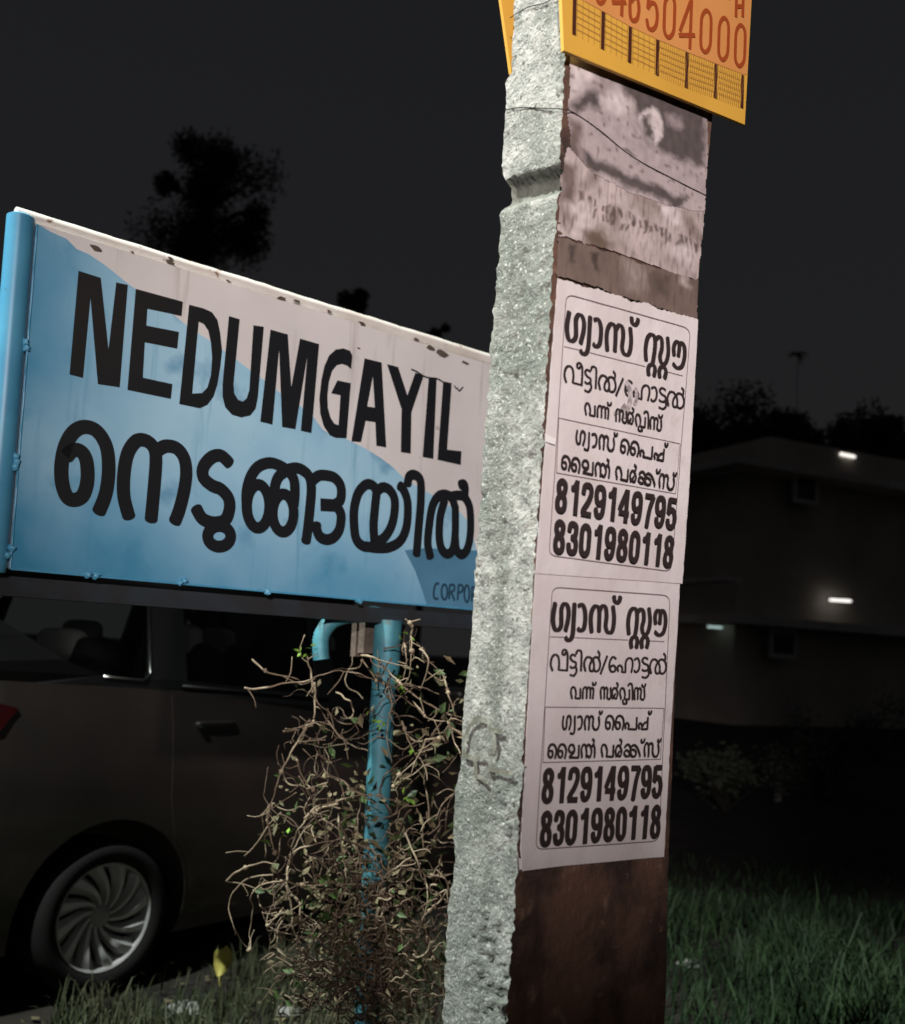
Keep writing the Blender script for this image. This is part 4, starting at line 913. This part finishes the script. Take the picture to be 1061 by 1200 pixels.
for k in range(190):
    y = rv.triangular(740, 1220, 1080); a, b = env(y); x = rv.uniform(a, b)
    Y = rv.uniform(2.24, 2.62); pts = []; an = rv.uniform(0, 6.28); st = rv.uniform(6, 13)
    for i in range(rv.randint(5, 13)):
        pts.append(at(x, y, Y)); an += rv.gauss(0, .55); x += st * math.cos(an); y += st * math.sin(an); Y += rv.gauss(0, .012)
        a, b = env(y); x = min(max(x, a - 8), b + 4); y = min(max(y, 735), 1235)
    pts = spline(pts, 4); r0 = rv.uniform(.0008, .0022)
    (mb if rv.random() < .7 else mb2).tube(pts, [r0 * (1.25 - .9 * i / len(pts)) for i in range(len(pts))], 5)
for k in range(760):                                          # thicker mat of short twigs low down, in front of the post
    y = rv.triangular(985, 1225, 1130); x = rv.gauss(430, 48) if k % 4 else rv.gauss(443, 12); x = min(max(x, 322), 528); Y = rv.uniform(2.18, 2.34); pts = []; an = rv.uniform(0, 6.28)
    for i in range(rv.randint(4, 7)):
        pts.append(at(x, y, Y)); an += rv.gauss(0, .9); st = rv.uniform(4, 8); x += st * math.cos(an); y += st * math.sin(an)
    sp = spline(pts, 3); r0 = rv.uniform(.0009, .0026); (mb if rv.random() < .6 else mb2).tube(sp, [r0 * (1.15 - .8 * i / len(sp)) for i in range(len(sp))], 5)
mb.build('brown_twigs', M['vine_dark'], vn, 180); mbp.add(mb2.v, mb2.f); mbp.build('pale_stems', M['vine'], vn, 180)
def leafquad(mb, p, size, rg, fold=.35):
    d = Vector((rg.gauss(0, 1), rg.gauss(0, 1), rg.gauss(0, .7))).normalized(); e = d.cross(Vector((rg.gauss(0, 1), rg.gauss(0, 1), rg.gauss(0, 1)))).normalized(); n = d.cross(e)
    L, w_ = size, size * rg.uniform(.35, .6)
    mb.add([p, p + d * L * .45 + e * w_ * .5 + n * fold * w_ * .5, p + d * L + n * rg.uniform(-.3, .3) * L * .4, p + d * L * .45 - e * w_ * .5 + n * fold * w_ * .5, p + d * L * .5], [(0, 4, 2, 1), (0, 3, 2, 4)])
mb = MB(); mg = MB()
for k in range(900):
    y = rv.triangular(760, 1225, 1080); a, b = env(y); x = rv.gauss((a + b) / 2 + (40 if y < 900 else 0), (b - a) * .24)
    x = min(max(x, a), b); p = at(x, y, rv.uniform(2.26, 2.62))
    leafquad(mg if rv.random() < .35 else mb, p, rv.uniform(.014, .042), rv)
for k in range(330):
    leafquad(mg if rv.random() < .3 else mb, at(min(max(rv.gauss(440, 42), 320), 528), rv.triangular(1005, 1225, 1080), rv.uniform(2.17, 2.34)), rv.uniform(.010, .030), rv)
mb.build('withered_leaves', M['deadleaf'], vn); mg.build('green_leaves', M['leaf'], vn)
mb = MB()
for x, y in ((440, 845), (434, 842), (446, 848), (372, 868), (364, 757), (362, 766), (355, 765), (478, 745), (470, 742), (340, 975), (475, 806), (460, 800), (485, 880), (480, 938), (476, 932)):
    for i in range(3): leafquad(mb, at(x + rv.uniform(-4, 4), y + rv.uniform(-3, 3), 2.30), rv.uniform(.012, .022), rv)
mb.build('fresh_leaves', M['bright_leaf'], vn)

# ------------------------------------------------------------------ litter, weeds and grass
def gpt(px, py): 
    d = ray(px, py); t = CAMZ / -d.z; return CAM + d * t
p = at(258, 1128, 3.85); mb = MB(); vs = []
for j in range(7):
    for i in range(5):
        a, b = i / 4 - .5, j / 6; wd = math.sin(math.pi * min(.95, max(.06, b))) ** .45
        vs.append(p + Vector((a * .072 * wd * (1 + .08 * math.sin(b * 9)), .035 * (a * 2) ** 2 + .022 * math.sin(b * 4), (b - .5) * .10 + .012 * a + .0)))
mb.add(vs, [(j * 5 + i, j * 5 + i + 1, (j + 1) * 5 + i + 1, (j + 1) * 5 + i) for j in range(6) for i in range(4)])
mb.tube([p + Vector((0, 0, -.049)), p + Vector((.004, .01, -.10)), Vector((p.x + .01, p.y + .02, -.01))], .0016, 5)
o = mb.build('yellow_leaf', M['yellow_leaf'], None, 180); props(o, 'single upright yellow leaf among the weeds right of the rear wheel', 'leaf')
for (x, y, s_, lb) in ((216, 1188, .045, 'pale flat stone among the weeds below the yellow leaf'), (338, 1190, .04, 'pale lump of rubble at the foot of the dry creeper'), (808, 1133, .035, 'small pale stone in the grass right of the pole')):
    p = gpt(x, y); mb = MB(); mb.blob(p + Vector((0, 0, s_ * .3)), s_, (1.3, .9, .55), 12, 8, .8); o = mb.build('stone', M['stone'], None, 60); props(o, lb, 'stone')
def blades(name, n, pick, hgt, wid, m, label, cat, seed):
    rg = random.Random(seed); mb = MB()
    for _ in range(n):
        x, y, k = pick(rg); k *= 1.5 if rg.random() < .01 else 1; h = hgt * k * rg.uniform(.5, 1.25); a = rg.uniform(0, 6.28); w_ = wid * rg.uniform(.6, 1.3); ln = rg.uniform(.1, .75) * h; b = rg.uniform(0, 6.28)
        e = Vector((math.cos(a), math.sin(a), 0)) * w_; d = Vector((math.cos(b), math.sin(b), 0)) * ln; p = Vector((x, y, -.01))
        v1 = p + Vector((0, 0, h * .45)) + d * .22; v2 = p + Vector((0, 0, h * .82)) + d * .6; v3 = p + Vector((0, 0, h * (1 - .25 * ln / h))) + d
        mb.add([p - e, p + e, v1 - e * .85, v1 + e * .85, v2 - e * .5, v2 + e * .5, v3], [(0, 1, 3, 2), (2, 3, 5, 4), (4, 5, 6)])
    o = mb.build(name, m); props(o, label, cat, kind='stuff'); return o
def pr(rg):
    while True:
        y = 2.6 + 4.4 * rg.random() ** 1.2; x = rg.uniform(.25, 5)
        if x > .30 + .02 * y and x < y * .62:
            c = noise.noise(Vector((x * 1.6, y * 1.6, 2)));
            if rg.random() < max(.38, .6 + c) * max(0, min(1, (7.2 - y) / 2.2)): return x, y, (.7 + .8 * max(0, c + .3)) * max(.4, min(1, (7.5 - y) / 3))
blades('grass', 11000, pr, .205, .0045, M['grass'], 'long green grass growing right of the concrete pole', 'grass', 4)
def pl(rg):
    while True:
        y = rg.uniform(3.1, 5.0); x = (rg.uniform(100, 560) - CX) / F * y
        t = Vector((x, y, 0)) - Vector((co.x, co.y, 0)); lat = t.dot(lf)
        if lat < -HW - .06 and (x - CW.x) > .10 - .3 * (CW.y - y) and rg.random() < .45 + noise.noise(Vector((x * 3, y * 3, 5))): return x, y, .5 + .6 * rg.random()
blades('weeds', 4200, pl, .13, .0032, M['weed'], 'low weeds on the verge between the car wheel and the sign post', 'weeds', 9)

rg = random.Random(77); mb = MB()
for _ in range(700):
    y = rg.uniform(3.2, 5.2); x = (rg.uniform(-40, 560) - CX) / F * y
    if (Vector((x, y, 0)) - Vector((co.x, co.y, 0))).dot(lf) > -HW - .05: continue
    k = len(mb.v); leafquad(mb, Vector((x, y, .004)), rg.uniform(.02, .06), rg)
    lo = min(v.z for v in mb.v[k:])
    for v in mb.v[k:]: v.z = .002 + (v.z - lo) * .35
o = mb.build('leaf_litter', M['deadleaf']); props(o, 'dry leaf litter scattered on the bare verge below the street sign', 'leaf litter', kind='stuff')
# ------------------------------------------------------------------ trees and shrubs
def tree(name, px, pyb, pyt, wpx, Y, label, n=2600, seed=1, lobes=12, leaf=.22, group=None, cat='tree'):
    rg = random.Random(seed); c = at(px, (pyb + pyt) / 2, Y); b = at(px, pyb, Y); t_ = at(px, pyt, Y)
    hgt = t_.z - b.z; rw = wpx / F * Y / 2; base = Vector((c.x, c.y, 0))
    t = thing(name, base, label, cat, group)
    mb = MB(); pts = [base, Vector((c.x + .1, c.y, max(.4, b.z * .6))), Vector((c.x - .05, c.y, b.z + hgt * .35)), Vector((c.x, c.y, b.z + hgt * .75))]
    mb.tube(spline(pts, 4), [.16 - .011 * i for i in range(13)], 8)
    L = []
    for k in range(lobes):
        q = Vector((rg.gauss(0, .36) * rw, rg.gauss(0, .36) * rw, (rg.random() - .55) * hgt * .72)); L.append((c + q, rg.uniform(.2, .6) * min(rw, hgt * .5)))
        mb.tube([Vector((c.x, c.y, max(b.z - .2, min(c.z, (c + q).z - .6)))), c + q * .6, c + q], [.06, .04, .015], 5)
    mb.build('trunk', M['bark'], t, 60); cr = MB()
    for _ in range(n):
        o_, r = rg.choice(L); d = Vector((rg.gauss(0, 1), rg.gauss(0, 1), rg.gauss(0, 1))).normalized() * r * min(1.1, abs(rg.gauss(.72, .3)))
        leafquad(cr, o_ + d, leaf * rg.uniform(.6, 1.5), rg)
    cr.build('crown', M['crown'], t); return t
tree('broadleaf_tree', 247, 335, 152, 140, 26, 'dark ragged tree rising above the left half of the street sign', 19000, 27, 24, .11)
tree('broadleaf_tree', 420, 385, 338, 40, 34, 'small dark tree top just above the middle of the sign edge', 3000, 22, 6, .12)
tree('broadleaf_tree', 508, 412, 378, 36, 40, 'faint low tree top beside the pole above the sign edge', 2000, 23, 5, .12)
for i, (px_, t_, wd, lb) in enumerate(((822, 462, 170, 'dark tree against the sky closest to the pole, behind the building'), (905, 474, 190, 'broad dark tree behind the middle of the building roof'), (985, 484, 170, 'dark tree behind the building above the upper lit tube'), (1060, 494, 180, 'dark tree at the right edge behind the building'))):
    tree('broadleaf_tree', px_, 575, t_, wd, 42, lb, 11000, 30 + i, 22, .22, 'trees behind the building')
pc = at(935, 414, 90); pb = Vector((pc.x, pc.y, 0)); pt_ = thing('palm_tree', pb, 'tall thin palm standing far off above the dark building roof', 'palm tree')
mb = MB(); mb.tube([pb, pb + Vector((.2, 0, pc.z * .5)), pc], [.035, .03, .025], 8); mb.build('trunk', M['bark'], pt_, 60)
mb = MB(); rg = random.Random(8)
for k in range(16):
    a = k * 2.4; L = rg.uniform(.8, 1.2); up = rg.uniform(-.2, .9)
    for j in range(8):
        s0, s1 = j / 8, (j + 1) / 8
        P = lambda s: pc + Vector((math.cos(a) * L * s, math.sin(a) * L * s, L * (up * s - .9 * s * s)))
        sd = Vector((-math.sin(a), math.cos(a), -.5)) * .13 * math.sin(math.pi * min(1, s0 + .12)); e = P(s1)
        mb.add([P(s0), e, e + sd - Vector((0, 0, .05)), P(s0) + sd * .6], [(0, 1, 2, 3)]); sd2 = Vector((-sd.x, -sd.y, sd.z))
        mb.add([P(s0), e, e + sd2 - Vector((0, 0, .05)), P(s0) + sd2 * .6], [(0, 1, 2, 3)])
mb.build('crown', M['crown'], pt_)
for i, (px_, py_, Y, s_, lb) in enumerate(((1030, 800, 16, .9, 'low dark shrub at the right edge below the building'), (850, 930, 9.5, .5, 'low dark shrub in the grass just right of the pole'), (960, 905, 11, .6, 'dark shrub in front of the building right of the pale stake'))):
    c = at(px_, py_, Y); base = Vector((c.x, c.y, 0)); t = thing('shrub', base, lb, 'shrub'); cr = MB(); rg = random.Random(60 + i); st = MB()
    for k in range(14):
        q = base + Vector((rg.gauss(0, .4) * s_, rg.gauss(0, .4) * s_, rg.uniform(.25, 1) * s_)); st.tube([base, base.lerp(q, .5) + Vector((0, 0, .05)), q], [.012, .008, .004], 5)
        for _ in range(70): leafquad(cr, q + Vector((rg.gauss(0, .13), rg.gauss(0, .13), rg.gauss(0, .12))) * s_, .07, rg)
    st.build('stems', M['bark'], t); cr.build('foliage', M['crown'], t)
p = gpt(911, 940); mb = MB(); mb.box(p + Vector((0, 0, .12)), (.03, 0, 0), (0, .03, 0), (0, 0, .13)); mb.box(p + Vector((0, 0, .262)), (.036, 0, 0), (0, .036, 0), (0, 0, .012))
o = mb.build('boundary_stake', M['stone']); props(o, 'short pale boundary stake standing in the dark field before the building', 'stake')

# ------------------------------------------------------------------ the house behind
BD = 23.0; bc = at(864, 534, BD); az1, az2 = R(64.6), R(-25.4)
u1 = Vector((math.sin(az1), math.cos(az1), 0)); u2 = Vector((math.sin(az2), math.cos(az2), 0)); UPZ = Vector((0, 0, 1))
b0 = Vector((bc.x, bc.y, 0)); HT = bc.z; H1 = at(856, 721, BD).z
LEN1, LEN2 = 11.5, 9.0
wc = b0 + u1 * .55 + u2 * .55
bd = thing('house', wc, 'unlit two storey flat roofed house with pale slab edges right of the pole', 'house')
W1 = Plane(wc, az1); W2 = Plane(wc, az2)
mb = MB(); mb.box(wc + u1 * (LEN1 - .55) / 2 + u2 * (LEN2 - .55) / 2 + UPZ * (HT - .14) / 2, u1 * (LEN1 - 1.1) / 2, u2 * (LEN2 - 1.1) / 2, UPZ * (HT - .14) / 2); mb.build('wall', M['wall'], bd)
mb = MB(); mb.box(b0 + u1 * LEN1 / 2 + u2 * LEN2 / 2 + UPZ * (HT - .07), u1 * LEN1 / 2, u2 * LEN2 / 2, UPZ * .085); mb.build('roof_slab', M['ledge'], bd)
mb = MB(); mb.box(b0 + u1 * (LEN1 * .32) + u2 * LEN2 / 2 + UPZ * (H1 - .06), u1 * LEN1 * .32, u2 * LEN2 / 2, UPZ * .10); mb.build('sunshade_slab', M['ledge'], bd)
hz = at(830, 677, BD).z; mb = MB(); mb.box(b0 + u2 * (LEN2 / 2) - u1 * .02 + UPZ * hz, u1 * .25, u2 * LEN2 / 2, UPZ * .05); mb.build('ledge', M['ledge'], bd)
mb = MB(); mb.box(wc + u1 * 6.6 + u2 * 5 + UPZ * (HT + .75), u1 * 3.4, u2 * 2.5, UPZ * .75); mb.build('stair_room', M['wall'], bd)
for (x0, y0, x1, y1) in ((931, 553, 955, 590), (903, 738, 930, 770)):
    a = Vector(W1.uv(x0, y0)); b = Vector(W1.uv(x1, y1)); mb = MB(); h = .07
    cx, cy = (a.x + b.x) / 2, (a.y + b.y) / 2; hw_, hh = abs(b.x - a.x) / 2, abs(a.y - b.y) / 2
    for (dx, dy, sx_, sy_) in ((0, hh, hw_ + .05, .055), (0, -hh, hw_ + .05, .055), (-hw_, 0, .05, hh - .055), (hw_, 0, .05, hh - .055)): mb.box(W1.xyz(cx + dx, cy + dy, h / 2), u1 * sx_, W1.n * h / 2, UPZ * sy_)
    wn = mb.build('window', M['wframe'], bd)
    mb = MB(); mb.box(W1.xyz(cx, cy, .012), u1 * (hw_ - .05), W1.n * .012, UPZ * (hh - .055)); mb.build('pane', M['pane'], wn)
def tube(a, b, Y0, Y1, m, label, r=.035):
    pa, pb2 = at(*a, Y0), at(*b, Y1); t = thing('tube_light', (pa + pb2) / 2, label, 'tube light', 'tube lights on the house')
    mb = MB(); mb.tube([pa, pb2], r, 10); mb.build('lit_tube', m, t, 60); mb = MB(); d = pb2 - pa
    mb.box((pa + pb2) / 2 + Vector((0, 0, r + .03)), d * .52, d.cross(UPZ).normalized() * .03, UPZ * .02); mb.build('fitting', M['wframe'], t)
def onw(x, y, h=.12): q = W1.uv(x, y); return W1.xyz(*q, h).y
ys_ = (wc + u1 * 6.6 + u2 * 2.4).y
tube((985, 532), (1002, 535.5), ys_ - .3, ys_ - .1, M['tube'], 'bright tube light on the roof room, uppermost of the three')
tube((973, 703), (997, 704.5), onw(973, 703), onw(997, 704.5), M['tube'], 'bright tube light on the upper wall of the house, right of the pole')
tube((830, 734.5), (846, 735.5), W2.xyz(*W2.uv(830, 734.5), .12).y, W2.xyz(*W2.uv(846, 735.5), .12).y, M['tubedim'], 'dim bluish tube light under the lower slab, nearest the pole', .03)
